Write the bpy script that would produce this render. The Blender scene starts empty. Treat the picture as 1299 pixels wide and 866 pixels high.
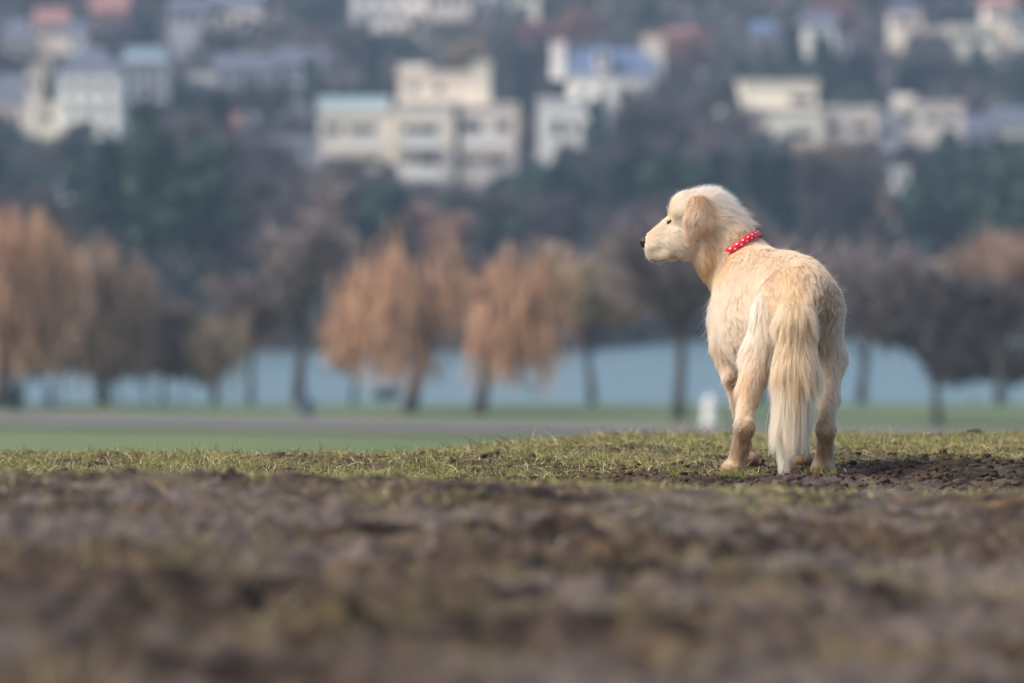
import bpy, math, random
import numpy as np
from mathutils import Vector, kdtree

random.seed(7)
RNG = np.random.default_rng(7)
SC = bpy.context.scene
COL = SC.collection
R = math.radians

# ------------------------------------------------------------------ camera, sky, sun, exposure
F = 7217.0            # photograph pixels per unit slope (200 mm lens, 1299 px wide)
CAM_Z = 0.60
HORIZON = 310.0
cam = bpy.data.cameras.new('camera')
camo = bpy.data.objects.new('camera', cam); COL.objects.link(camo)
cam.lens = 200; cam.sensor_width = 36
cam.clip_start = 0.5; cam.clip_end = 8000
camo.location = (0, 0, CAM_Z)
camo.rotation_euler = (R(90) - math.atan((433 - HORIZON) / F), 0, 0)
cam.dof.use_dof = True
cam.dof.focus_distance = 14.78
cam.dof.aperture_fstop = 4.0
SC.camera = camo

SUN_EL, SUN_AZ = 48.0, -110.0      # azimuth measured from +Y (away from the camera), negative = left
w = bpy.data.worlds.new('World'); SC.world = w; w.use_nodes = True
nt = w.node_tree; nt.nodes.clear()
sky = nt.nodes.new('ShaderNodeTexSky'); sky.sky_type = 'NISHITA'; sky.sun_disc = False
sky.sun_elevation = R(SUN_EL); sky.sun_rotation = R(SUN_AZ)
sky.air_density = 1.0; sky.dust_density = 4.0; sky.ozone_density = 1.0
bg = nt.nodes.new('ShaderNodeBackground'); bg.inputs['Strength'].default_value = 0.12
wo = nt.nodes.new('ShaderNodeOutputWorld')
nt.links.new(sky.outputs[0], bg.inputs[0]); nt.links.new(bg.outputs[0], wo.inputs[0])

sl = bpy.data.lights.new('sun', 'SUN'); sl.energy = 1.25; sl.angle = R(34); sl.color = (1.0, 0.98, 0.955)
so = bpy.data.objects.new('sun', sl); COL.objects.link(so)
sd = Vector((math.sin(R(SUN_AZ)) * math.cos(R(SUN_EL)), math.cos(R(SUN_AZ)) * math.cos(R(SUN_EL)), math.sin(R(SUN_EL))))
so.rotation_euler = sd.to_track_quat('Z', 'Y').to_euler()
so.location = (0, 0, 60)

SC.view_settings.view_transform = 'Standard'; SC.view_settings.look = 'None'
SC.view_settings.exposure = 1.03; SC.view_settings.gamma = 1.0
SC.render.engine = 'CYCLES'
SC.cycles.use_denoising = True
SC.cycles.max_bounces = 12; SC.cycles.diffuse_bounces = 3; SC.cycles.glossy_bounces = 4
SC.cycles.transmission_bounces = 8; SC.cycles.volume_bounces = 1
SC.cycles_curves.shape = 'RIBBONS'
SC.render.film_transparent = False

# ------------------------------------------------------------------ helpers
def P(px, py, D):
    """a point of the place seen at photograph pixel (px, py) at distance D"""
    s = F / D
    return np.array(((px - 649.5) / s, D, CAM_Z - (py - HORIZON) / s))

def link(o, parent=None):
    COL.objects.link(o)
    if parent is not None: o.parent = parent
    return o

def tag(o, label=None, cat=None, group=None, kind=None):
    if label: o['label'] = label
    if cat: o['category'] = cat
    if group: o['group'] = group
    if kind: o['kind'] = kind
    return o

def empty(name, loc, rz=0.0):
    o = bpy.data.objects.new(name, None); o.location = loc; o.rotation_euler = (0, 0, rz)
    o.empty_display_size = 0.2
    return link(o)

def mesh_np(name, verts, faces, mat=None, parent=None, smooth=False, loc=None):
    """verts (n,3), faces (m,k) numpy"""
    me = bpy.data.meshes.new(name)
    verts = np.ascontiguousarray(verts, dtype=np.float32); faces = np.ascontiguousarray(faces, dtype=np.int32)
    m, k = faces.shape
    me.vertices.add(len(verts)); me.vertices.foreach_set('co', verts.ravel())
    me.loops.add(m * k); me.loops.foreach_set('vertex_index', faces.ravel())
    me.polygons.add(m); me.polygons.foreach_set('loop_start', np.arange(0, m * k, k, dtype=np.int32))
    try: me.polygons.foreach_set('loop_total', np.full(m, k, dtype=np.int32))
    except Exception: pass
    if smooth: me.polygons.foreach_set('use_smooth', np.ones(m, dtype=bool))
    me.update(calc_edges=True); me.validate()
    if mat: me.materials.append(mat)
    o = bpy.data.objects.new(name, me)
    if loc is not None: o.location = loc
    return link(o, parent)

def vcol(me, name, cols):
    a = me.color_attributes.new(name, 'FLOAT_COLOR', 'POINT')
    c = np.ones((len(cols), 4), dtype=np.float32); c[:, :3] = cols
    a.data.foreach_set('color', c.ravel())

class MB:
    """collects quads / tris for one mesh"""
    def __init__(s): s.v = []; s.f = []; s.m = []
    def quad(s, a, b, c, d, mi=0):
        n = len(s.v); s.v += [tuple(a), tuple(b), tuple(c), tuple(d)]; s.f.append((n, n+1, n+2, n+3)); s.m.append(mi)
    def box(s, x0, x1, y0, y1, z0, z1, mi=0):
        n = len(s.v)
        s.v += [(x0,y0,z0),(x1,y0,z0),(x1,y1,z0),(x0,y1,z0),(x0,y0,z1),(x1,y0,z1),(x1,y1,z1),(x0,y1,z1)]
        for f in ((0,3,2,1),(4,5,6,7),(0,1,5,4),(1,2,6,5),(2,3,7,6),(3,0,4,7)):
            s.f.append(tuple(n+i for i in f)); s.m.append(mi)
    def tube(s, pts, rads, n=6, mi=0, cap=True):
        rings = []
        for i, (p, r) in enumerate(zip(pts, rads)):
            p = Vector(p)
            t = (Vector(pts[min(i+1, len(pts)-1)]) - Vector(pts[max(i-1, 0)])).normalized()
            u = t.cross(Vector((0.3, 0.9, 0.1))); u = u.normalized() if u.length > 1e-3 else Vector((1,0,0)); v = t.cross(u)
            b = len(s.v)
            for k in range(n):
                a = 2*math.pi*k/n
                s.v.append(tuple(p + (u*math.cos(a) + v*math.sin(a))*r))
            rings.append(b)
        for b0, b1 in zip(rings, rings[1:]):
            for k in range(n):
                s.f.append((b0+k, b0+(k+1)%n, b1+(k+1)%n, b1+k)); s.m.append(mi)
        if cap:
            s.f.append(tuple(rings[-1]+k for k in range(n))); s.m.append(mi)
            s.f.append(tuple(rings[0]+k for k in reversed(range(n)))); s.m.append(mi)
    def build(s, name, mats, parent=None, smooth=False, loc=None):
        me = bpy.data.meshes.new(name); me.from_pydata(s.v, [], s.f)
        for m in (mats if isinstance(mats, (list, tuple)) else [mats]): me.materials.append(m)
        me.polygons.foreach_set('material_index', s.m)
        if smooth: me.polygons.foreach_set('use_smooth', [True]*len(s.f))
        me.update()
        o = bpy.data.objects.new(name, me)
        if loc is not None: o.location = loc
        return link(o, parent)

def sstep(a, b, x):
    t = np.clip((x - a) / (b - a), 0, 1); return t*t*(3-2*t)

def vnoise(x, y, seed=0):
    """2-D value noise, -1..1"""
    xi = np.floor(x).astype(np.int64); yi = np.floor(y).astype(np.int64)
    fx = x - xi; fy = y - yi
    fx = fx*fx*(3-2*fx); fy = fy*fy*(3-2*fy)
    def h(a, b):
        n = (a*374761393 + b*668265263 + seed*974634777) & 0xffffffff
        n = ((n ^ (n >> 13)) * 1274126177) & 0xffffffff
        n = n ^ (n >> 16)
        return (n & 0xffff) / 32767.5 - 1.0
    return (h(xi, yi)*(1-fx)*(1-fy) + h(xi+1, yi)*fx*(1-fy) + h(xi, yi+1)*(1-fx)*fy + h(xi+1, yi+1)*fx*fy)

def fbm(x, y, sc, octv=4, seed=0, gain=0.5):
    a = 1.0; s = 0.0; t = 0.0; c, sn = math.cos(0.6), math.sin(0.6)
    x = x*sc; y = y*sc
    for i in range(octv):
        s = s + a*vnoise(x, y, seed+i*17); t += a; a *= gain
        x, y = (c*x - sn*y)*2.03 + 11.3, (sn*x + c*y)*2.03 + 5.7
    return s / t

# ------------------------------------------------------------------ materials
def mat(name, base=(0.5,0.5,0.5), rough=0.8, var=None, scale=5.0, bump=0.0, bscale=30.0, attr=None, spec=0.3, metal=0.0,
        obj_var=0.0, stretch=None, detail=5.0):
    m = bpy.data.materials.new(name); m.use_nodes = True
    t = m.node_tree; n = t.nodes; L = t.links
    b = n['Principled BSDF']; b.inputs['Roughness'].default_value = rough
    b.inputs['Specular IOR Level'].default_value = spec; b.inputs['Metallic'].default_value = metal
    tc = n.new('ShaderNodeTexCoord'); co = tc.outputs['Object']
    if stretch:
        mp = n.new('ShaderNodeMapping'); mp.inputs['Scale'].default_value = stretch
        L.new(co, mp.inputs[0]); co = mp.outputs[0]
    src = None
    if attr:
        a = n.new('ShaderNodeAttribute'); a.attribute_name = attr; src = a.outputs['Color']
    if var is not None:
        nz = n.new('ShaderNodeTexNoise'); nz.inputs['Scale'].default_value = scale; nz.inputs['Detail'].default_value = detail
        nz.inputs['Roughness'].default_value = 0.62
        L.new(co, nz.inputs['Vector'])
        cr = n.new('ShaderNodeMapRange'); cr.inputs[1].default_value = 0.36; cr.inputs[2].default_value = 0.64
        L.new(nz.outputs['Fac'], cr.inputs[0])
        mx = n.new('ShaderNodeMix'); mx.data_type = 'RGBA'
        L.new(cr.outputs[0], mx.inputs['Factor'])
        if src is not None:
            L.new(src, mx.inputs['A'])
            mm = n.new('ShaderNodeMix'); mm.data_type = 'RGBA'; mm.blend_type = 'MULTIPLY'; mm.inputs['Factor'].default_value = 1
            L.new(src, mm.inputs['A']); mm.inputs['B'].default_value = (*var, 1); L.new(mm.outputs['Result'], mx.inputs['B'])
        else:
            mx.inputs['A'].default_value = (*base, 1); mx.inputs['B'].default_value = (*var, 1)
        src = mx.outputs['Result']
    if obj_var:
        oi = n.new('ShaderNodeObjectInfo')
        hs = n.new('ShaderNodeHueSaturation')
        m1 = n.new('ShaderNodeMapRange'); m1.inputs[3].default_value = 1-obj_var; m1.inputs[4].default_value = 1+obj_var
        L.new(oi.outputs['Random'], m1.inputs[0]); L.new(m1.outputs[0], hs.inputs['Value'])
        m2 = n.new('ShaderNodeMath'); m2.operation = 'MULTIPLY_ADD'; m2.inputs[1].default_value = 0.05; m2.inputs[2].default_value = 0.475
        fr = n.new('ShaderNodeMath'); fr.operation = 'FRACT'; f2 = n.new('ShaderNodeMath'); f2.operation = 'MULTIPLY'; f2.inputs[1].default_value = 7.3
        L.new(oi.outputs['Random'], f2.inputs[0]); L.new(f2.outputs[0], fr.inputs[0]); L.new(fr.outputs[0], m2.inputs[0]); L.new(m2.outputs[0], hs.inputs['Hue'])
        if src is not None: L.new(src, hs.inputs['Color'])
        else: hs.inputs['Color'].default_value = (*base, 1)
        src = hs.outputs[0]
    if src is not None: L.new(src, b.inputs['Base Color'])
    else: b.inputs['Base Color'].default_value = (*base, 1)
    if bump:
        bz = n.new('ShaderNodeTexNoise'); bz.inputs['Scale'].default_value = bscale; bz.inputs['Detail'].default_value = 6
        L.new(co, bz.inputs['Vector'])
        bp = n.new('ShaderNodeBump'); bp.inputs['Strength'].default_value = 1; bp.inputs['Distance'].default_value = bump
        L.new(bz.outputs['Fac'], bp.inputs['Height']); L.new(bp.outputs[0], b.inputs['Normal'])
    return m

M = {}
M['meadow'] = mat('meadow_grass', (0.075,0.112,0.034), 0.9, (0.115,0.145,0.05), 0.07, 0.05, 3.0)
M['bank'] = mat('bank_grass', (0.075,0.115,0.05), 0.9, (0.12,0.15,0.065), 0.2, 0.05, 3.0)
M['path'] = mat('gravel_path', (0.135,0.115,0.11), 0.9, (0.165,0.142,0.135), 0.3, 0.01, 20.0)
M['hill'] = mat('hillside_scrub', (0.035,0.04,0.04), 0.95, (0.07,0.055,0.055), 0.05, 0.6, 0.4)
M['conifer'] = mat('conifer_needles', (0.012,0.038,0.040), 0.8, (0.022,0.056,0.052), 0.8, obj_var=0.3)
M['evergreen'] = mat('evergreen_leaves', (0.020,0.050,0.042), 0.7, (0.040,0.075,0.048), 0.8, obj_var=0.3)
M['bare'] = mat('bare_twigs', (0.078,0.070,0.075), 0.9, (0.12,0.10,0.10), 0.8, obj_var=0.3)
M['russet'] = mat('russet_twigs', (0.42,0.235,0.135), 0.9, (0.52,0.31,0.19), 0.6)
M['brownwood'] = mat('brown_twigs', (0.27,0.18,0.135), 0.9, (0.34,0.23,0.17), 0.6, obj_var=0.15)
M['pale_bare'] = mat('pale_bare_twigs', (0.17,0.135,0.135), 0.9, (0.23,0.185,0.18), 0.8, obj_var=0.2)
M['redtree'] = mat('reddish_twigs', (0.24,0.11,0.10), 0.9, (0.30,0.15,0.13), 0.6, obj_var=0.1)
M['bark'] = mat('bark', (0.055,0.048,0.045), 0.9, (0.09,0.078,0.07), 3.0, 0.03, 8.0)
M['cream'] = mat('cream_render', (0.80,0.71,0.57), 0.8, (0.74,0.65,0.51), 0.3, 0.01, 5, obj_var=0.05)
M['white'] = mat('white_render', (0.86,0.81,0.72), 0.8, (0.80,0.75,0.66), 0.3, 0.01, 5, obj_var=0.04)
M['greywall'] = mat('grey_render', (0.42,0.41,0.42), 0.8, (0.34,0.33,0.35), 0.3, 0.01, 5)
M['brickwall'] = mat('brick_wall', (0.30,0.17,0.14), 0.85, (0.36,0.22,0.18), 0.4, 0.01, 5)
M['slate'] = mat('blue_slate', (0.085,0.12,0.20), 0.5, (0.11,0.15,0.23), 0.5, 0.02, 3)
M['darkslate'] = mat('dark_slate', (0.085,0.09,0.12), 0.6, (0.12,0.12,0.15), 0.5, 0.02, 3)
M['tile'] = mat('red_tile', (0.24,0.105,0.095), 0.7, (0.30,0.14,0.12), 0.5, 0.02, 3)
M['bluetop'] = mat('pale_blue_cladding', (0.44,0.57,0.64), 0.4, (0.50,0.62,0.68), 0.5)
M['pot'] = mat('terracotta', (0.5,0.25,0.12), 0.8, (0.42,0.2,0.1), 2.0)
M['glass'] = mat('window_glass', (0.012,0.016,0.022), 0.5, (0.018,0.024,0.03), 1.0, spec=0.25)
M['frame'] = mat('window_frame', (0.10,0.095,0.10), 0.5, (0.07,0.07,0.075), 2.0)
M['darkmetal'] = mat('dark_paint', (0.012,0.022,0.035), 0.5, (0.02,0.03,0.045), 6.0)
M['bluemetal'] = mat('slate_blue_paint', (0.07,0.09,0.15), 0.5, (0.09,0.11,0.17), 6.0)
M['postwhite'] = mat('white_painted_stone', (0.78,0.76,0.72), 0.7, (0.68,0.66,0.62), 8.0, 0.003, 40)

# water
mw = bpy.data.materials.new('river_water'); mw.use_nodes = True
t = mw.node_tree; b = t.nodes['Principled BSDF']
b.inputs['Base Color'].default_value = (0.11,0.17,0.18,1); b.inputs['Roughness'].default_value = 0.28
b.inputs['IOR'].default_value = 1.33; b.inputs['Specular IOR Level'].default_value = 0.5
tc = t.nodes.new('ShaderNodeTexCoord'); mp = t.nodes.new('ShaderNodeMapping'); mp.inputs['Scale'].default_value = (0.5, 1.4, 1)
nz = t.nodes.new('ShaderNodeTexNoise'); nz.inputs['Scale'].default_value = 1.0; nz.inputs['Detail'].default_value = 5
bp = t.nodes.new('ShaderNodeBump'); bp.inputs['Distance'].default_value = 0.7; bp.inputs['Strength'].default_value = 1
t.links.new(tc.outputs['Object'], mp.inputs[0]); t.links.new(mp.outputs[0], nz.inputs['Vector'])
t.links.new(nz.outputs['Fac'], bp.inputs['Height']); t.links.new(bp.outputs[0], b.inputs['Normal'])

# mud / turf: colour by vertex attribute, gloss by a second one, fine relief by bump
mm_ = bpy.data.materials.new('mud_and_turf'); mm_.use_nodes = True
t = mm_.node_tree; n = t.nodes; b = n['Principled BSDF']
a1 = n.new('ShaderNodeAttribute'); a1.attribute_name = 'soil'
a2 = n.new('ShaderNodeAttribute'); a2.attribute_name = 'wet'
tc = n.new('ShaderNodeTexCoord')
nz = n.new('ShaderNodeTexNoise'); nz.inputs['Scale'].default_value = 45; nz.inputs['Detail'].default_value = 7; nz.inputs['Roughness'].default_value = 0.7
t.links.new(tc.outputs['Object'], nz.inputs['Vector'])
mr = n.new('ShaderNodeMapRange'); mr.inputs[1].default_value = 0.3; mr.inputs[2].default_value = 0.7; mr.inputs[3].default_value = 0.55; mr.inputs[4].default_value = 1.5
t.links.new(nz.outputs['Fac'], mr.inputs[0])
vm = n.new('ShaderNodeVectorMath'); vm.operation = 'SCALE'
t.links.new(a1.outputs['Vector'], vm.inputs[0]); t.links.new(mr.outputs[0], vm.inputs['Scale'])
t.links.new(vm.outputs[0], b.inputs['Base Color'])
r2 = n.new('ShaderNodeMapRange'); r2.inputs[3].default_value = 0.85; r2.inputs[4].default_value = 0.55
t.links.new(a2.outputs['Fac'], r2.inputs[0]); t.links.new(r2.outputs[0], b.inputs['Roughness'])
b.inputs['Specular IOR Level'].default_value = 0.2
nb = n.new('ShaderNodeTexNoise'); nb.inputs['Scale'].default_value = 90; nb.inputs['Detail'].default_value = 8; nb.inputs['Roughness'].default_value = 0.65
t.links.new(tc.outputs['Object'], nb.inputs['Vector'])
bp = n.new('ShaderNodeBump'); bp.inputs['Distance'].default_value = 0.012; bp.inputs['Strength'].default_value = 1
t.links.new(nb.outputs['Fac'], bp.inputs['Height']); t.links.new(bp.outputs[0], b.inputs['Normal'])
M['mud'] = mm_

def hair_mat(name, attr, rough=0.35, radial=0.5, diffuse=0.35, gain=1.0, tip=1.12):
    """strand colour from a per-strand attribute, a little paler towards the tip"""
    m = bpy.data.materials.new(name); m.use_nodes = True
    t = m.node_tree; n = t.nodes; n.clear(); L = t.links
    o = n.new('ShaderNodeOutputMaterial')
    a = n.new('ShaderNodeAttribute'); a.attribute_name = attr
    hi = n.new('ShaderNodeHairInfo')
    mr = n.new('ShaderNodeMapRange'); mr.inputs[3].default_value = 0.82*gain; mr.inputs[4].default_value = tip*gain
    L.new(hi.outputs['Intercept'], mr.inputs[0])
    vm = n.new('ShaderNodeVectorMath'); vm.operation = 'SCALE'
    L.new(a.outputs['Vector'], vm.inputs[0]); L.new(mr.outputs[0], vm.inputs['Scale'])
    vn = n.new('ShaderNodeVectorMath'); vn.operation = 'MINIMUM'; vn.inputs[1].default_value = (0.93,0.93,0.93)
    L.new(vm.outputs[0], vn.inputs[0])
    h = n.new('ShaderNodeBsdfHairPrincipled'); h.parametrization = 'COLOR'
    L.new(vn.outputs[0], h.inputs['Color']); h.inputs['Roughness'].default_value = rough
    h.inputs['Radial Roughness'].default_value = radial
    h.inputs['Random Roughness'].default_value = 0.2
    d = n.new('ShaderNodeBsdfDiffuse'); L.new(vn.outputs[0], d.inputs[0])
    mx = n.new('ShaderNodeMixShader'); mx.inputs[0].default_value = diffuse
    L.new(h.outputs[0], mx.inputs[1]); L.new(d.outputs[0], mx.inputs[2]); L.new(mx.outputs[0], o.inputs[0])
    return m

def diff_strand_mat(name, attr):
    m = bpy.data.materials.new(name); m.use_nodes = True
    t = m.node_tree; n = t.nodes; b = n['Principled BSDF']
    a = n.new('ShaderNodeAttribute'); a.attribute_name = attr
    t.links.new(a.outputs['Vector'], b.inputs['Base Color']); b.inputs['Roughness'].default_value = 0.6
    b.inputs['Specular IOR Level'].default_value = 0.3
    return m

def strands(name, pts, rad, cols, material, parent=None):
    """pts (N,K,3), rad (N,K), cols (N,3)"""
    N, K, _ = pts.shape
    hc = bpy.data.hair_curves.new(name); hc.add_curves([K]*N)
    hc.attributes['position'].data.foreach_set('vector', np.ascontiguousarray(pts, dtype=np.float32).ravel())
    ra = hc.attributes.get('radius') or hc.attributes.new('radius', 'FLOAT', 'POINT')
    ra.data.foreach_set('value', np.ascontiguousarray(rad, dtype=np.float32).ravel())
    ca = hc.attributes.new('strand_color', 'FLOAT_VECTOR', 'CURVE')
    ca.data.foreach_set('vector', np.ascontiguousarray(cols, dtype=np.float32).ravel())
    hc.materials.append(material)
    o = bpy.data.objects.new(name, hc)
    return link(o, parent)

# ------------------------------------------------------------------ the ground
def crest(x):
    return 15.3 + 1.9*sstep(-0.35, 0.45, x) + 0.10*vnoise(x*1.7, x*0+3.3, 5)

def ground_smooth(x, y):
    lip = 0.146 - 0.048*sstep(-0.7, 1.0, x) + 0.008*vnoise(x*1.1, x*0+1.0, 3)
    z = lip*(1 - sstep(10.7, 13.7, y))
    t = np.clip(y - crest(x), 0, None)
    return z - 0.09*t*t/(t + 4.0)

PAWS = []       # (x, y) filled by the dog, small prints pressed into the mud

def grassy(x, y):
    """0 bare mud .. 1 closed turf"""
    start = 13.9 + 1.45*sstep(-0.2, 0.9, x) - 0.2*sstep(1.6, 2.6, x)
    g = sstep(start - 0.5, start + 0.75, y + 0.5*fbm(x, y, 1.6, 3, 40))
    g = g * (0.40 + 0.60*sstep(-0.35, 0.30, fbm(x, y, 3.4, 4, 51)))
    patch = sstep(0.22, 0.62, fbm(x, y*0.8, 2.3, 3, 77)) * 0.34
    patch = patch * (1 - 0.55*sstep(0.0, 1.2, x)*sstep(13.0, 14.0, y))
    return np.clip(np.maximum(g, patch), 0, 1)

def ground_z(x, y):
    z = ground_smooth(x, y)
    near = 1 - sstep(25, 60, y)
    g = grassy(x, y)
    mud = 1 - 0.6*g
    r = 1 - np.abs(fbm(x, y, 3.2, 3, 21))*2.2
    fore = 1 - sstep(11.0, 13.6, y)
    d = (0.020-0.010*fore)*fbm(x, y, 1.1, 3, 9) + (0.018-0.002*fore)*mud*fbm(x, y, 6.5, 3, 15) + 0.012*mud*(r-0.5)
    d = d + (0.018+0.022*fore)*mud*fbm(x, y, 18.0, 3, 29) + (0.014+0.012*fore)*mud*np.abs(fbm(x, y, 34.0, 2, 31))
    hp = fbm(x, y, 5.2, 2, 61)
    d = d - 0.022*mud*sstep(0.38, 0.6, hp)          # hoof- and foot-pocks
    d = d*(1 - 0.5*sstep(9.0, 10.5, y)*(1-sstep(12.2, 13.5, y)))
    # level standing place under the dog
    k = np.exp(-(((x-0.70)/0.34)**2 + ((y-15.0)/0.62)**2)**2)
    d = d*(1 - 0.75*k) - 0.004*k
    return z + d*near

def axis(*segs):
    out = []
    for a, b_, s in segs: out.append(np.arange(a, b_, s))
    return np.concatenate(out)
xo = 2.6*1.075**np.arange(1, 46)
xs = np.concatenate([-xo[::-1], axis((-2.6, 2.6, 0.0108)), xo])
yo = 18.6*1.05**np.arange(1, 42)
ys = np.concatenate([axis((-20, -2, 1.0), (-2, 1.5, 0.25), (1.5, 5.0, 0.06), (5.0, 12.6, 0.022), (12.6, 13.6, 0.014), (13.6, 17.7, 0.0098), (17.7, 18.61, 0.03)), yo])
X, Y = np.meshgrid(xs, ys)
Z = ground_z(X, Y)
ny, nx = X.shape
idx = np.arange(nx*ny).reshape(ny, nx)
fc = np.stack([idx[:-1, :-1], idx[:-1, 1:], idx[1:, 1:], idx[1:, :-1]], -1).reshape(-1, 4)
go = mesh_np('ground', np.stack([X, Y, Z], -1).reshape(-1, 3), fc, M['mud'], smooth=True)
tag(go, kind='structure')
g = grassy(X, Y)
n1 = fbm(X, Y, 3.0, 4, 101); n2 = fbm(X, Y, 9.0, 3, 102); n3 = fbm(X, Y*0.7, 1.1, 3, 103); n4 = fbm(X, Y, 22.0, 2, 104)
mudc = np.array((0.078,0.050,0.034)); darkc = np.array((0.015,0.009,0.006)); sheenc = np.array((0.150,0.118,0.096)); tanc = np.array((0.15,0.098,0.042))
turfc = np.array((0.085,0.066,0.030)); olive = np.array((0.13,0.105,0.03))
C = np.ones(X.shape + (3,))*mudc
def mixc(C, c, f): return C*(1-f[..., None]) + c*f[..., None]
C = mixc(C, sheenc, 0.8*sstep(0.0, 0.5, 0.8*n1 + 0.35*n3 + 0.35*n2 + 0.25*n4))  # pale grey sky sheen of the wet mud, put into the soil colour
C = mixc(C, tanc, 0.6*sstep(0.05, 0.5, fbm(X, Y, 4.3, 3, 121)))
C = mixc(C, darkc, 0.85*sstep(0.05, 0.45, -n2*0.6 - n1*0.3 - n4*0.35))
C = mixc(C, olive, 0.36*sstep(0.1, 0.35, patchn := fbm(X, Y*0.8, 2.3, 3, 77)) * (0.5+0.5*sstep(-0.2,0.3,n4)))
C = mixc(C, turfc, 0.75*g)
nearm = sstep(0.0, 1.2, X)*sstep(13.3, 14.0, Y)*(1-g)
C = C*(1 + 0.30*n4 + 0.22*n2)[..., None]
C = C*(1 - 0.42*nearm)[..., None]                     # freshly churned, darker soil round the dog
far = sstep(19, 40, Y); C = mixc(C, np.array((0.09,0.16,0.06)), far)
vcol(go.data, 'soil', C.reshape(-1, 3))
wet = np.clip(0.55*sstep(0.0, 0.5, n1+0.4*n3) + 0.3*sstep(0.1,0.5,n2), 0, 1)*(1-0.8*g)*(1-far)
wa = go.data.attributes.new('wet', 'FLOAT', 'POINT'); wa.data.foreach_set('value', wet.astype(np.float32).ravel())

def sheet(name, xs, ys, zf, m, smooth=True):
    X, Y = np.meshgrid(xs, ys); Z = zf(X, Y); ny, nx = X.shape
    idx = np.arange(nx*ny).reshape(ny, nx)
    fc = np.stack([idx[:-1, :-1], idx[:-1, 1:], idx[1:, 1:], idx[1:, :-1]], -1).reshape(-1, 4)
    o = mesh_np(name, np.stack([X, Y, Z], -1).reshape(-1, 3), fc, m, smooth=smooth)
    return tag(o, kind='structure')

FIELD = -6.0
WATER = -7.3
def field_z(x, y):
    z = FIELD + 0.05*vnoise(x*0.05, y*0.05, 8)
    z = z - 0.9*sstep(232, 262, y)*(1+0*x) - 1.6*sstep(262, 276, y + 2.5*vnoise(x*0.07, y*0, 4))
    return z
sheet('meadow', np.linspace(-420, 420, 120), np.concatenate([np.linspace(88, 300, 90)]), field_z, M['meadow'])

# path: an oblique gravel strip a hand above the meadow
px_ = np.linspace(-200, 200, 81)
nearD = 197.5 - 0.47*px_; farD = 208.6 - 0.54*px_
v = []; rows = 5
for j in range(rows):
    D = nearD + (farD-nearD)*j/(rows-1)
    v.append(np.stack([px_, D, FIELD + 0.09 + 0*px_], -1))
v = np.concatenate(v); idx = np.arange(rows*81).reshape(rows, 81)
po = mesh_np('path', v, np.stack([idx[:-1, :-1], idx[:-1, 1:], idx[1:, 1:], idx[1:, :-1]], -1).reshape(-1, 4), M['path'])
tag(po, kind='structure')
# rougher bank grass between the path and the river
pv = []
for j in range(12):
    D0 = farD + 0.0; D1 = 262 + 0*px_
    D = D0 + (D1-D0)*j/11
    pv.append(np.stack([px_, D, np.maximum(field_z(px_, D), -9) + 0.06], -1))
pv = np.concatenate(pv); idx = np.arange(12*81).reshape(12, 81)
bo = mesh_np('bank_grass', pv, np.stack([idx[:-1, :-1], idx[:-1, 1:], idx[1:, 1:], idx[1:, :-1]], -1).reshape(-1, 4), M['bank'])
tag(bo, kind='structure')
ro = sheet('river', np.linspace(-900, 900, 10), np.linspace(262, 500, 10), lambda x, y: WATER + 0*x, mw)

HP = [(380, -14), (440, -12), (470, -8.2), (482, -5), (520, -3), (600, -1), (650, 2), (700, 7), (800, 22), (900, 37), (1000, 48), (1300, 78), (1700, 112), (2400, 135), (2700, 137)]
def hill_z(x, y):
    y = y + 0.0*x; y = y + 52*(1 - sstep(2, 18, x))*(1 - sstep(425, 560, y))
    z = np.interp(y, [a for a, _ in HP], [b_ for _, b_ in HP])
    k = sstep(520, 800, y)
    return z + k*(3.5*fbm(x, y, 0.012, 3, 201)) + 0.5*fbm(x, y, 0.08, 2, 202)
sheet('far_hill', np.concatenate([np.linspace(-1500, -300, 25), np.linspace(-280, 280, 90), np.linspace(300, 1500, 25)]),
      np.concatenate([np.linspace(380, 1200, 160), np.linspace(1230, 2600, 25)]), hill_z, M['hill'])

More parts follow.
